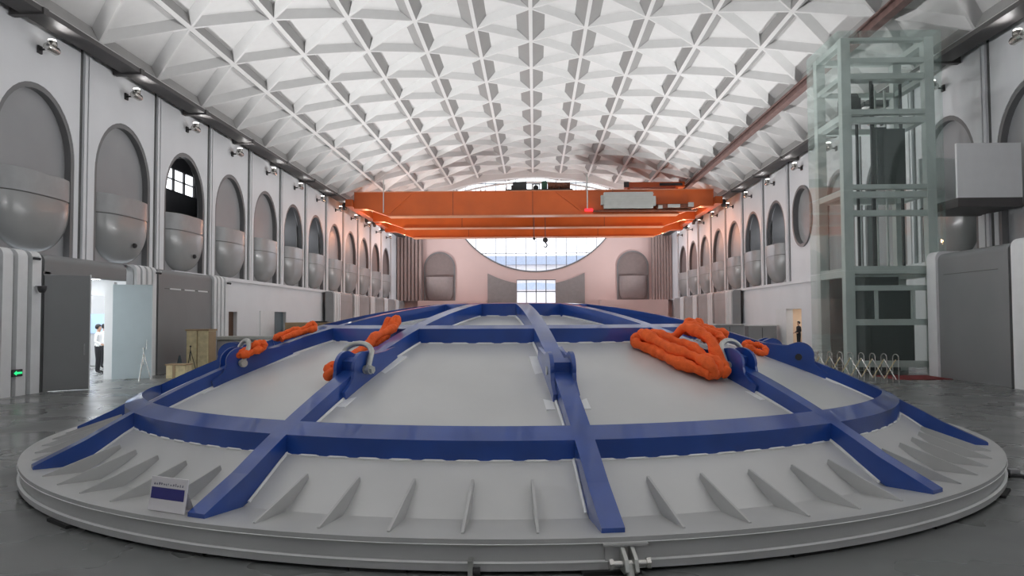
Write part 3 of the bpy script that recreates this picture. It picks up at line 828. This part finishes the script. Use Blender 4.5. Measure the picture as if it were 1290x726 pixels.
def top_h(x, y, onrib=True):
    dx, dy = x-DCX, y-DCY; r = math.hypot(dx, dy)
    z = shz(min(r, 6.35))
    if onrib:
        a = math.atan2(dx, -dy)
        for ra in RAZ:
            da = (a-ra+PI) % (2*PI)-PI
            if abs(r*math.sin(da)) < .17 and abs(da) < 1: z = max(z, ribz(r))
        for rr in (3.05, 5.5):
            if abs(r-rr) < .13: z = max(z, ribz(r))
    return z
def smooth_loop(pts, sub=10):
    out = []; n = len(pts); P = [Vector(p) for p in pts]
    for i in range(n):
        p0, p1, p2, p3 = P[i-1], P[i], P[(i+1) % n], P[(i+2) % n]
        for k in range(sub):
            t = k/sub
            out.append(.5*((2*p1)+(p2-p0)*t+(2*p0-5*p1+4*p2-p3)*t*t+(3*p1-p0-3*p2+p3)*t**3))
    return out
def sling(a, b, width, strands, rad, label, seed, lift=0.0, kinks=3):
    """endless round sling dropped in a long folded heap from a to b (plan points)"""
    rnd = random.Random(seed)
    A, B = Vector(a), Vector(b); ax = (B-A); L = ax.length; ax.normalize(); sd = Vector((-ax.y, ax.x))
    pts = []
    for s in range(strands):
        off = (s-(strands-1)/2)/max(1, strands-1)*width
        lay = (s % 2)
        seq = range(kinks+2) if s % 2 == 0 else range(kinks+1, -1, -1)
        for k in seq:
            u = k/(kinks+1); wob = rnd.uniform(-.5, .5)*width*.8
            if k in (0, kinks+1): uu = u+rnd.uniform(-.04, .04)
            else: uu = u+rnd.uniform(-.06, .06)
            p = A+ax*(uu*L)+sd*(off+wob*.55)
            pts.append((p.x, p.y, lay*rad*1.2+rnd.uniform(0, rad*.9)+lift))
    path = smooth_loop([(p[0], p[1], p[2]) for p in pts], 8)
    path = [Vector((p.x, p.y, max(top_h(p.x+dx, p.y+dy) for dx, dy in ((0, 0), (.07, 0), (-.07, 0), (0, .07), (0, -.07)))+rad*.75+max(0, p.z))) for p in path]
    for _ in range(3): path = [(path[i-1]+path[i]*2+path[(i+1) % len(path)])/4 for i in range(len(path))]
    N = len(path)
    R = [rad*(1+.20*math.sin(i*.55+seed)+.10*math.sin(i*1.7+seed*2)) for i in range(N)]
    c = Vector((sum(p.x for p in path)/N, sum(p.y for p in path)/N, 0))
    mb = MB(); mb.tube([p-c for p in path], R, 12, close=True)
    o = mb.build('lifting_sling', M_sling, smooth=70, loc=c)
    return tag(o, label, 'sling', 'orange lifting slings on the dome')
sling((1.50, 9.55), (2.20, 8.75), .34, 6, .066, 'large folded orange round sling heaped beside the right-hand rib', 3, kinks=3)
sling((2.02, 9.55), (2.36, 9.32), .20, 4, .058, 'short orange sling loop over the lug right of the middle rib', 5, lift=.05, kinks=2)
sling((-2.14, 8.50), (-1.67, 9.60), .13, 4, .050, 'long narrow orange sling lying along the rib left of the middle rib', 8, kinks=4)
sling((-3.62, 9.62), (-3.40, 9.80), .14, 3, .045, 'short orange sling bunched on the outermost left lug', 11, kinks=2)
sling((-3.28, 10.10), (-2.90, 10.42), .10, 3, .040, 'flat orange sling lying behind the outermost left rib', 21, kinks=2)
sling((2.38, 10.55), (2.62, 10.72), .08, 2, .035, 'small orange sling end lying behind the ring, towards right', 13, kinks=2)
sling((3.05, 10.78), (3.30, 10.70), .10, 2, .040, 'orange sling bundle next to the outermost right lug', 17, kinks=2)

# ------------------------------------------------------------------ information sign on the rim
sa = math.radians(-25.0); p = pol(6.60, sa, 0)+DO
t = empty('information_sign', (p.x+.025, p.y+.01, .268), math.radians(-24)); t.scale = (1.32, 1, 1)
b = MB(); b.add([(-.165, 0, 0), (.165, 0, 0), (.165, .04, .28), (-.165, .04, .28), (-.165, .012, 0), (.165, .012, 0), (.165, .052, .28), (-.165, .052, .28)], [(0,1,2,3),(4,5,6,7),(0,1,5,4),(1,2,6,5),(2,3,7,6),(3,0,4,7)]); b.build('board', M_sign, t)
def onb(u, v): return (u, v/.28*.04-.002, v)
b = MB(); b.add([onb(-.152, .10), onb(.148, .10), onb(.148, .195), onb(-.152, .195)], [(0, 1, 2, 3)]); b.build('blue_panel', M_navy, t)
b = MB(); rn = random.Random(2)
for i in range(13):
    x = -.135+i*.0212
    for q in range(4):
        w_, h_ = rn.uniform(.003, .014), rn.uniform(.002, .012); xx, zz = x+rn.uniform(0, .004), .212+rn.uniform(0, .014)
        b.add([onb(xx, zz), onb(xx+w_, zz), onb(xx+w_, zz+h_), onb(xx, zz+h_)], [(0, 1, 2, 3)])
b.build('text_line', M_ink, t)
b = MB(); b.add([(-.12, .012, 0), (.12, .012, 0), (.12, .16, 0), (-.12, .16, 0), (-.12, .045, .26), (.12, .045, .26)], [(0, 1, 2, 3), (2, 3, 4, 5)]); b.build('stand_leg', M_sign, t)
tag(t, 'small white information sign with a blue panel, standing on the dome rim', 'sign')

# ------------------------------------------------------------------ overhead cranes
def girder(parent, y, x0, x1, zt, zb, th=.9, name='girder'):
    mb = MB(); c = 2.6; e = .55
    out = [(x0, zt), (x1, zt), (x1, zb+e), (x1-1.0, zb+e), (x1-c, zb), (x0+c, zb), (x0+1.0, zb+e), (x0, zb+e)]
    mb.poly([(x, y, z) for x, z in out], (0, th, 0)); g = mb.build(name, M_orange, parent)
    mb = MB(); mb.box(x0+c, x1-c, y-.14, y+th+.14, zb-.06, zb); mb.box(x0, x1, y-.08, y+th+.08, zt, zt+.05); mb.build('flange', M_flange, g)
    mb = MB()
    for x in (-6, 0, 6): mb.box(x-.02, x+.02, y-.012, y, zb+.02, zt-.02)
    mb.build('web_seam', M_rust, g)
    return g
def carriage(parent, s, y0, y1, z):
    mb = MB(); mb.box(min(s*13.55, s*14.1), max(s*13.55, s*14.1), y0, y1, z-.55, z); g = mb.build('end_carriage', M_orange, parent, bevel=.03)
    for y in (y0+.5, y1-.5):
        mb = MB(); mb.lathe([(0, -.1), (.3, -.1), (.3, .1), (0, .1)], 18, c=(s*14.25, y, z-.45), close=False, axis='x'); mb.build('wheel', M_dark, g, smooth=40)
cr = empty('overhead_crane', (0, 0, 0))
tag(cr, 'wide orange overhead travelling crane nearest the camera, with motors on top', 'crane')
girder(cr, 57.2, -13.5, 13.5, 11.45, 9.66)
girder(cr, 64.3, -13.6, 13.6, 11.45, 9.60)
for s in (-1, 1): carriage(cr, s, 56.9, 65.4, 10.9)
# trolley on the girders
tr = MB(); tr.box(-2.0, 3.0, 57.3, 65.0, 11.5, 11.62); trol = tr.build('trolley_frame', M_dark, cr)
b = MB(); b.box(-1.5, -.45, 57.5, 58.6, 11.62, 12.22); b.box(-1.62, -1.5, 57.6, 58.4, 11.62, 12.0); b.build('motor_box', M_dark, trol, bevel=.05)
b = MB(); b.box(-.05, .02, 57.5, 57.6, 11.62, 12.05); b.box(.50, .57, 57.5, 57.6, 11.62, 12.05); b.box(-.05, .57, 57.5, 57.6, 12.0, 12.07); b.lathe([(0, -.1), (.2, -.1), (.2, .1), (0, .1)], 16, c=(.26, 57.8, 11.8), close=False, axis='y'); b.build('brake_frame', M_dark, trol)
b = MB(); b.lathe([(0, 0), (.22, 0), (.22, .62), (.18, .68), (0, .68)], 20, c=(.9, 57.9, 11.62), close=False); b.build('green_motor', M_green, trol, smooth=40)
b = MB(); b.lathe([(0, -.85), (.30, -.85), (.33, -.8), (.28, -.75), (.28, .75), (.33, .8), (.30, .85), (0, .85)], 24, c=(2.0, 58.0, 11.95), close=False, axis='x')
for q in range(7): b.lathe([(.26, -.04), (.31, 0), (.26, .04)], 20, c=(1.35+q*.22, 58.0, 11.95), axis='x')
b.build('cable_drum', M_rust, trol, smooth=40)
b = MB()
for x in (-2.0, -1.0, 0, 1, 2, 3): b.box(x-.02, x+.02, 57.25, 57.29, 11.5, 11.75)
b.build('rail_stub', M_dark, trol)
for x, zt, zb, r, nm in ((.10, 9.7, 8.12, .10, 'auxiliary_hook'), (.97, 9.7, 8.0, .19, 'main_hook')):
    b = MB(); b.tube([(x, 59.7, 11.5), (x, 59.7, zb)], .025, 6); b.build('hoist_rope', M_dark, trol)
    b = MB(); b.lathe([(0, -.09), (r, -.09), (r*1.1, 0), (r, .09), (0, .09)], 16, c=(x, 59.7, zb), close=False, axis='y'); ho = b.build('hook_block', M_dark, trol, smooth=40)
    b = MB(); b.tube([(x, 59.7, zb-r)]+[(x+r*.8*math.sin(a), 59.7, zb-r*2.1+r*.8*math.cos(a)) for a in [PI*k/6 for k in range(0, 9)]], r*.22, 8); b.build('hook', M_dark, ho, smooth=40)
# cabinets, walkway, signal lamp
cab = MB(); cab.box(5.3, 8.9, 56.5, 57.15, 10.02, 11.2)
for q in range(5): cab.box(5.25, 8.95, 56.46, 56.5, 10.15+q*.22, 10.19+q*.22)
cab.box(5.08, 5.3, 56.6, 57.1, 10.3, 11.0); cab.box(8.9, 9.12, 56.6, 57.1, 10.2, 10.9); cab.build('electrical_cabinet', M_cabinet, cr)
b = MB(); b.box(9.2, 11.8, 56.7, 57.15, 10.0, 10.32); b.box(10.0, 10.9, 56.6, 56.7, 10.05, 10.28, 1); b.build('control_box', [M_rust, M_cabinet], cr)
b = MB(); b.box(9.3, 9.6, 56.55, 56.72, 9.98, 10.2); b.box(11.5, 11.9, 56.55, 56.72, 10.1, 10.4); b.build('fan_unit', M_cabinet, cr)
b = MB(); b.box(3.9, 4.5, 56.9, 57.15, 9.86, 10.05); b.build('signal_lamp', M_redlamp, cr)
b = MB(); b.box(4.5, 12.2, 56.75, 57.2, 9.80, 9.9); b.build('walkway', M_rust, cr)
b = MB(); b.tube([(4.08, 56.95, 10.0), (4.08, 56.95, 12.6)], .05, 6); b.build('cable_pole', M_cabinet, cr)
b = MB(); b.tube([(-11.25, 57.1, 9.9), (-11.25, 57.1, 12.4)], .04, 6); b.build('cable_pole', M_cabinet, cr)
b = MB(); b.box(7.3, 12.0, 60.3, 61.2, 12.2, 12.6); b.box(7.2, 7.6, 60.2, 60.3, 12.2, 12.62, 1); b.box(10.0, 11.8, 60.2, 60.3, 12.3, 12.5, 1); b.box(7.5, 7.7, 60.5, 60.9, 11.5, 12.2); b.box(11.3, 11.5, 60.5, 60.9, 11.5, 12.2); b.box(7.4, 11.6, 58.1, 64.3, 11.5, 11.56); b.build('machine_platform', [M_orange, M_dark], cr)
b = MB(); b.poly([(-9.3, 57.12, 11.4), (-9.0, 57.12, 11.4), (-10.7, 57.12, 9.9), (-10.95, 57.12, 9.95)], (0, .07, 0)); b.build('brace', M_orange, cr)
b = MB(); b.poly([(1.7, 57.12, 11.4), (1.95, 57.12, 11.4), (4.0, 57.12, 9.9), (3.6, 57.12, 9.9)], (0, .07, 0)); b.build('brace', M_orange, cr)
cr2 = empty('overhead_crane', (0, 0, 0))
tag(cr2, 'second orange travelling crane, behind and partly under the nearest one', 'crane')
girder(cr2, 70.9, -13.85, 13.85, 11.3, 9.48)
for s in (-1, 1): carriage(cr2, s, 67.6, 72.0, 10.9)
for s in (-1, 1):
    t = MB(); a, b2 = sorted((s*14.2, s*14.75)); t.box(a, b2, YB, YE-1, 10.55, 10.62) if False else None
    a, b2 = sorted((s*14.40, s*15.10)); t.box(a, b2, YB, YE-1, TOP-.14, TOP+.02)
    a, b2 = sorted((s*14.0, s*14.4)); 
    for q in range(16): y = YB+3+q*5.6; t.box(min(s*14.35, s*15.4), max(s*14.35, s*15.4), y-.12, y+.12, TOP-.2, TOP+.02)
    struct(t.build('trim_%d' % (7 if s < 0 else 8), M_soffit))  # crane runway beam and its brackets along one side wall
# dark track hung under a ceiling rib, right
b = MB(); q = vp(5, 0); b.box(-.16, .16, 12, VE-1, -.30, -.02); b.box(-.30, -.2, 12, VE-1, -.08, -.02)
o = b.build('ceiling_track', M_track, loc=(q.x, 0, q.z)); tag(o, 'dark reddish track running under a right-hand ceiling rib', 'track')

# ------------------------------------------------------------------ glass lift
LX0, LX1, LY0, LY1, LZ = 10.25, 13.25, 25.2, 27.7, 11.2
lift = empty('glass_lift', (LX0, LY0, 0))
tag(lift, 'tall glass lift shaft with pale green-grey steel frame at the right', 'lift')
def lb(name, x0, x1, y0, y1, z0, z1, m, par=None):
    mb = MB(); mb.box(x0-LX0, x1-LX0, y0-LY0, y1-LY0, z0, z1)
    o = mb.build(name, m, par or lift)
    return o
CW = .30
for x0 in (LX0, LX1-CW):
    for y0 in (LY0, LY1-CW): lb('column', x0, x0+CW, y0, y0+CW, 0, LZ-.1, M_frame)
bands = [(10.99, 11.10), (10.26, 10.43), (9.72, 9.91), (8.55, 8.72), (8.27, 8.46), (6.08, 6.23), (5.80, 6.00), (5.20, 5.38), (3.30, 3.55), (2.75, 2.92), (1.62, 1.82), (.26, .46)]
for z0, z1 in bands:
    lb('cross_beam', LX0+CW, LX1-CW, LY0+.02, LY0+.26, z0, z1, M_frame)
for z0, z1 in [(10.9, 11.1), (9.72, 9.9), (8.4, 8.6), (5.9, 6.1), (3.2, 3.5)]:
    lb('cross_beam', LX0+.02, LX0+.26, LY0+CW, LY1-CW, z0, z1, M_frame)
    lb('cross_beam', LX1-.26, LX1-.02, LY0+CW, LY1-CW, z0, z1, M_frame)
    lb('cross_beam', LX0+CW, LX1-CW, LY1-.26, LY1-.02, z0, z1, M_frame)
G = .16
for (x0, x1, y0, y1) in ((LX0-G, LX1+G, LY0-G, LY0-G+.02), (LX0-G-.02, LX0-G, LY0-G, LY1+G), (LX1+G, LX1+G+.02, LY0-G, LY1+G), (LX0-G, LX1+G, LY1+G, LY1+G+.02)):
    for z0, z1 in ((.1, 3.38), (3.4, 6.0), (6.02, 8.5), (8.52, 11.25)):
        lb('glass_panel', x0, x1, y0, y1, z0, z1, M_glass)
lb('glass_roof', LX0-G, LX1+G, LY0-G, LY1+G, 11.25, 11.28, M_glass)
# door frames at the lowest level, floors, guide rails, machinery
lb('door_mullion', LX0+.98, LX0+1.06, LY0+.06, LY0+.18, 1.82, 2.75, M_frame); lb('door_mullion', LX0+2.15, LX0+2.25, LY0+.06, LY0+.18, 1.82, 2.75, M_frame)
lb('lower_shaft_lining', LX0+.3, LX1-.3, LY1-.35, LY1-.3, 0, 3.3, M_cab)
lb('shaft_door', LX0+.35, LX1-.4, LY0+.9, LY0+.95, .3, 2.8, M_cab)
lb('floor_slab', LX0+CW, LX1-CW, LY0+CW, LY0+.9, 3.3, 3.42, M_frame)
lb('machine_beam', LX0+.4, LX1-.4, LY0+1.0, LY0+1.3, 9.95, 10.1, M_frame)
for dx in (.42, .58, .95, 1.5, 2.45): lb('guide_rail', LX0+dx, LX0+dx+.07, LY0+1.2, LY0+1.3, 3.4, 9.9 if dx > 1 else 8.6, M_dark)
for dx in (1.9, 2.25): lb('guide_rail', LX0+dx, LX0+dx+.05, LY0+1.9, LY0+2.0, 3.4, 9.9, M_frame)
mb = MB(); mb.box(.45, 1.0, .9, 1.5, 8.95, 9.35); mb.lathe([(0, -.25), (.28, -.25), (.28, .25), (0, .25)], 16, c=(.7, 1.2, 9.3), close=False, axis='x'); mb.build('hoist_machine', M_dark, lift)
lb('counterweight', LX0+1.75, LX0+2.15, LY0+1.6, LY0+1.9, 6.5, 8.5, M_cab)
lb('cabin', LX0+1.55, LX0+2.5, LY0+1.0, LY0+1.05, 6.3, 8.3, M_cab)
lb('cable_bundle', LX0+1.28, LX0+1.36, LY0+.8, LY0+.9, 3.5, 10, M_dark)
b = MB(); b.box(10.95, 12.65, 23.4, 25.0, 0, .02); o = b.build('floor_mat', M_red, bevel=.005); tag(o, 'dark red mat in front of the glass lift', 'mat')

# white bridge parapet beside the lift
t = empty('walkway_bridge', (13.45, 24.35, 5.3))
b = MB(); b.box(0, 2.0, 0, .10, .33, 2.06); b.build('parapet', M_white, t)
b = MB(); b.box(0, 2.0, .0, 2.4, .05, .33); b.build('deck', M_soffit, t)
b = MB(); b.box(0, 2.0, 2.3, 2.4, .33, 2.06); b.build('parapet', M_white, t)
tag(t, 'white panelled bridge between the glass lift and the right wall', 'bridge')

# ------------------------------------------------------------------ expanding barrier
t = empty('expanding_barrier', (0, 0, 0))
P0, P1 = Vector((10.45, 22.3, 0)), Vector((8.75, 25.2, 0)); d = (P1-P0); NN = 9
for i in range(NN+1):
    c = P0+d*i/NN
    dn = d.normalized(); pts = [c+Vector((0, 0, 0))]
    mb = MB()
    mb.tube([c-dn*.09, c-dn*.09+Vector((0, 0, .72))]+[c-dn*(.09*math.cos(a))+Vector((0, 0, .72+.10*math.sin(a))) for a in [PI*k/8 for k in range(1, 8)]]+[c+dn*.09+Vector((0, 0, .72)), c+dn*.09], .014, 6)
    mb.build('hoop_post', M_chrome, t, smooth=60)
for i in range(NN):
    a, b2 = P0+d*i/NN, P0+d*(i+1)/NN
    for (z0, z1) in ((.1, .66), (.66, .1)):
        mb = MB(); mb.tube([a+Vector((0, 0, z0)), b2+Vector((0, 0, z1))], .016, 6); mb.build('lattice_bar', M_chrome if z0 < .3 else M_wood, t, smooth=60)
tag(t, 'expanding stainless lattice barrier standing right of the dome, before the lift', 'barrier')

# ------------------------------------------------------------------ left clutter
t = empty('wooden_crate', (-11.75, 27.0, 0))
for i in range(2):
    b = MB(); b.box(-.40+i*.40, -.04+i*.40, -.35, .35, 0, 1.5); b.build('board_panel', M_wood, t, bevel=.01)
b = MB(); b.box(-.44, .40, -.37, .37, 1.5, 1.56); b.box(-.41, .38, -.3, .3, .02, 1.48); b.build('frame', M_tan, t)
tag(t, 'tall pale plywood crate with two board panels, before the closed grey enclosure', 'crate')
t = empty('wooden_crate', (-11.5, 24.75, 0))
b = MB(); b.box(-.32, .30, -.25, .25, 0, .42); b.build('box', M_wood, t, bevel=.01)
b = MB(); b.box(-.10, -.02, -.27, -.25, 0, .42); b.box(-.35, .33, -.27, .27, .42, .46); b.build('batten', M_tan, t)
tag(t, 'small low plywood crate left of the tall one', 'crate')
t = empty('workbench', (-10.9, 28.4, 0))
b = MB(); b.box(-.85, 1.9, -.5, .5, 1.15, 1.27); b.build('top', M_cabinet, t, bevel=.01)
b = MB(); b.box(-.75, .45, -.42, .42, 0.05, 1.15); b.build('wrapped_body', M_plastic, t, bevel=.05)
for x in (1.0, 1.8): 
    b = MB(); b.box(x-.03, x+.03, -.4, -.34, 0, 1.15); b.build('leg', M_chrome, t)
tag(t, 'long grey bench over a wrapped grey block, beside the tall crate', 'bench')
t = empty('packing_case', (-13.0, 45.5, 0))
b = MB(); b.box(-1.6, 2.4, -.8, .8, 0, 1.7); b.build('case', M_tan, t, bevel=.02)
b = MB(); b.box(-.1, .9, -.82, -.5, 1.7, 1.78); b.build('strap', M_dark, t)
tag(t, 'long tan packing case in front of the left wall, behind the dome', 'case')
def trestle(x, y, label, h=1.0, m=M_chrome):
    t = empty('folding_stand', (x, y, 0))
    for q in range(3):
        a = q*2*PI/3+.4; b = MB(); b.tube([(0, 0, h*.9), (.22*math.cos(a), .22*math.sin(a), 0)], .012, 6); b.build('leg', m, t)
    b = MB(); b.tube([(0, 0, h*.5), (0, 0, h)], .014, 6); b.lathe([(0, 0), (.03, 0), (.03, .05), (0, .05)], 10, c=(0, 0, h), close=False); b.build('mast', m, t)
    return tag(t, label, 'stand')
trestle(-12.1, 23.6, 'thin folding stand in front of the pale open door', .98)
trestle(-13.0+1.2, 26.2, 'thin folding stand between the open door and the small crate', .95, M_dark)
t = empty('warning_cone', (-12.5, 26.9, 0))
b = MB(); b.box(-.2, .2, -.2, .2, 0, .04); b.build('base', M_dark, t)
b = MB(); b.lathe([(.16, .04), (.03, .62), (.02, .64), (0, .64)], 20, close=False); b.build('cone', M_teal, t, smooth=40)
tag(t, 'dark pointed floor marker behind the small crate', 'floor marker')
# right clutter: two low grey cabinets by the right wall
for x, lab, zt in ((12.2, 'left one of two low grey cabinets by the far right wall', 1.42), (14.2, 'right one of two low grey cabinets by the far right wall', 1.35)):
    t = empty('equipment_cabinet', (x, 48.3, 0))
    b = MB(); b.box(-.85, .9, -.4, .5, 0, zt); b.build('body', M_niche, t, bevel=.02)
    b = MB(); b.box(-.9, .95, -.45, .55, zt, zt+.06); b.build('top', M_boxwhite, t)
    b = MB(); b.box(-.02, .02, -.42, -.4, .1, zt-.1); b.build('door_gap', M_groove, t)
    tag(t, lab, 'cabinet')
# floor stop right of the dome
t = empty('floor_anchor', (5.78, 9.3, 0))
b = MB(); b.box(-.09, .09, -.07, .07, 0, .03); b.build('base_plate', M_dark, t)
b = MB(); b.box(-.06, .06, -.03, .05, .03, .09); b.build('block', M_niche, t, bevel=.01)
tag(t, 'small dark anchor block on the floor right of the dome rim', 'anchor')
t = empty('floor_anchor', (-6.02, 9.3, 0))
b = MB(); b.box(-.05, .05, -.05, .05, 0, .03); b.build('base_plate', M_dark, t)
b = MB(); b.box(-.03, .03, -.03, .03, .03, .17); b.build('block', M_dark, t, bevel=.01)
tag(t, 'small dark anchor block on the floor left of the dome rim', 'anchor')

# ------------------------------------------------------------------ people
def person(loc, rz, label, shirt=M_shirt, hold=.5, height=1.72):
    k = height/1.72
    J = []; E = []; R = []
    def v(p, r, par=None):
        J.append(tuple(q*k for q in p)); R.append(r*k)
        if par is not None: E.append((par, len(J)-1))
        return len(J)-1
    pel = v((0, 0, .93), .135); wst = v((0, -.005, 1.10), .115, pel); ch = v((0, 0, 1.30), .135, wst); nk0 = v((0, .01, 1.44), .075, ch)
    nk = v((0, .0, 1.50), .055, nk0); hd0 = v((0, -.015, 1.56), .075, nk); hd1 = v((0, -.01, 1.63), .092, hd0); hd2 = v((0, 0, 1.68), .065, hd1)
    nose = v((0, -.105, 1.60), .014, hd1)
    for s in (-1, 1):
        hp = v((s*.09, 0, .88), .10, pel); kn = v((s*.10, -.015, .50), .062, hp); an = v((s*.10, .02, .09), .042, kn); v((s*.115, -.14, .035), .036, an)
        sh = v((s*.185, 0, 1.40), .062, ch); el = v((s*.235, .02, 1.13), .043, sh)
        wr = v((s*.19, -.20*hold*2, 1.02), .030, el); pa = v((s*.165, -.20*hold*2-.075, 1.01), .030, wr)
        for q in range(4): v((s*(.165+.021*(1.5-q)*-1), -.20*hold*2-.15+.008*abs(q-1.5), .985), .010, pa)
        v((s*.125, -.20*hold*2-.08, 1.03), .011, pa)
    me = bpy.data.meshes.new('person'); me.from_pydata(J, E, []); me.update()
    ob = bpy.data.objects.new('person', me); COL.objects.link(ob)
    sk = ob.modifiers.new('skin', 'SKIN'); sb = ob.modifiers.new('sub', 'SUBSURF'); sb.levels = 2; sb.render_levels = 2
    lay = me.skin_vertices[0] if me.skin_vertices else None
    if lay is None:
        bpy.context.view_layer.objects.active = ob
        bm = bmesh.new(); bm.from_mesh(me); bm.verts.layers.skin.verify(); bm.to_mesh(me); bm.free(); lay = me.skin_vertices[0]
    for i, r in enumerate(R): lay.data[i].radius = (r, r)
    lay.data[0].use_root = True
    dg = bpy.context.evaluated_depsgraph_get(); dg.update()
    m2 = bpy.data.meshes.new_from_object(ob.evaluated_get(dg)); ob.modifiers.clear(); ob.data = m2
    for m in (M_skin, shirt, M_trouser, M_rubber): m2.materials.append(m)
    for p in m2.polygons:
        c = p.center/k; p.use_smooth = True
        mi = 0
        if c.z < .09: mi = 3
        elif c.z < .98 and abs(c.x) < .24 and c.y > -.15: mi = 2
        elif c.z < 1.47 and c.y > -.16: mi = 1
        p.material_index = mi
    h = MB(); h.lathe([(0, .115), (.05, .108), (.085, .075), (.100, .02), (.092, -.04), (.07, -.07)], 20, close=False)
    h.v = [(x, y+.012, z if y > -.04 else max(z, .03)) for x, y, z in h.v]
    ho = h.build('hair', M_hair, ob, smooth=60); ho.location = (0, .0, 1.645*k); ho.scale = (k, k*1.05, k)
    ob.location = loc; ob.rotation_euler = (0, 0, rz)
    return tag(ob, label, 'person')
person((-15.45, 26.9, 0), math.radians(100), 'person in white shirt and black trousers standing nearest inside the bright doorway')
person((-16.72, 29.5, 0), math.radians(160), 'second person in a pale shirt, behind and right of the nearer one in the doorway', hold=.2)
person((15.75, 45.9, 0), math.radians(-80), 'dark-clothed person in the warm lit doorway by the right wall', shirt=M_trouser, hold=.4, height=1.62)

# ------------------------------------------------------------------ light, world, camera
w = bpy.data.worlds.new('sky'); sc.world = w; w.use_nodes = True
nt = w.node_tree; bg = nt.nodes['Background']
tcw = nt.nodes.new('ShaderNodeTexCoord'); sep = nt.nodes.new('ShaderNodeSeparateXYZ'); nt.links.new(tcw.outputs['Generated'], sep.inputs[0])
rp = nt.nodes.new('ShaderNodeValToRGB'); rp.color_ramp.elements[0].color = (.95, .96, 1, 1); rp.color_ramp.elements[1].color = (.80, .90, 1, 1)
nt.links.new(sep.outputs['Z'], rp.inputs['Fac']); nt.links.new(rp.outputs['Color'], bg.inputs['Color'])
bg.inputs['Strength'].default_value = 2.4

cam = bpy.data.cameras.new('camera'); co = bpy.data.objects.new('camera', cam); COL.objects.link(co)
F, YAW, PITCH, ROLL = 963.7, .0298, .0395, .0043
cam.sensor_fit = 'HORIZONTAL'; cam.sensor_width = 36; cam.lens = F/1290*36; cam.clip_end = 1000
co.location = (.127, 0, 1.9)
fwd = Vector((-math.sin(YAW)*math.cos(PITCH), math.cos(YAW)*math.cos(PITCH), math.sin(PITCH)))
q = fwd.to_track_quat('-Z', 'Y')
co.rotation_mode = 'QUATERNION'
from mathutils import Quaternion
co.rotation_quaternion = q @ Quaternion((0, 0, 1), -ROLL)
sc.camera = co
sc.view_settings.view_transform = 'Standard'; sc.view_settings.look = 'None'; sc.view_settings.gamma = 1; sc.view_settings.use_curve_mapping = False
sc.view_settings.exposure = -0.13
sc.cycles.use_denoising = True
try: sc.cycles.denoiser = 'OPENIMAGEDENOISE'
except Exception: pass
sc.cycles.max_bounces = 8; sc.cycles.diffuse_bounces = 5; sc.cycles.transparent_max_bounces = 16
sc.cycles.sample_clamp_indirect = 6
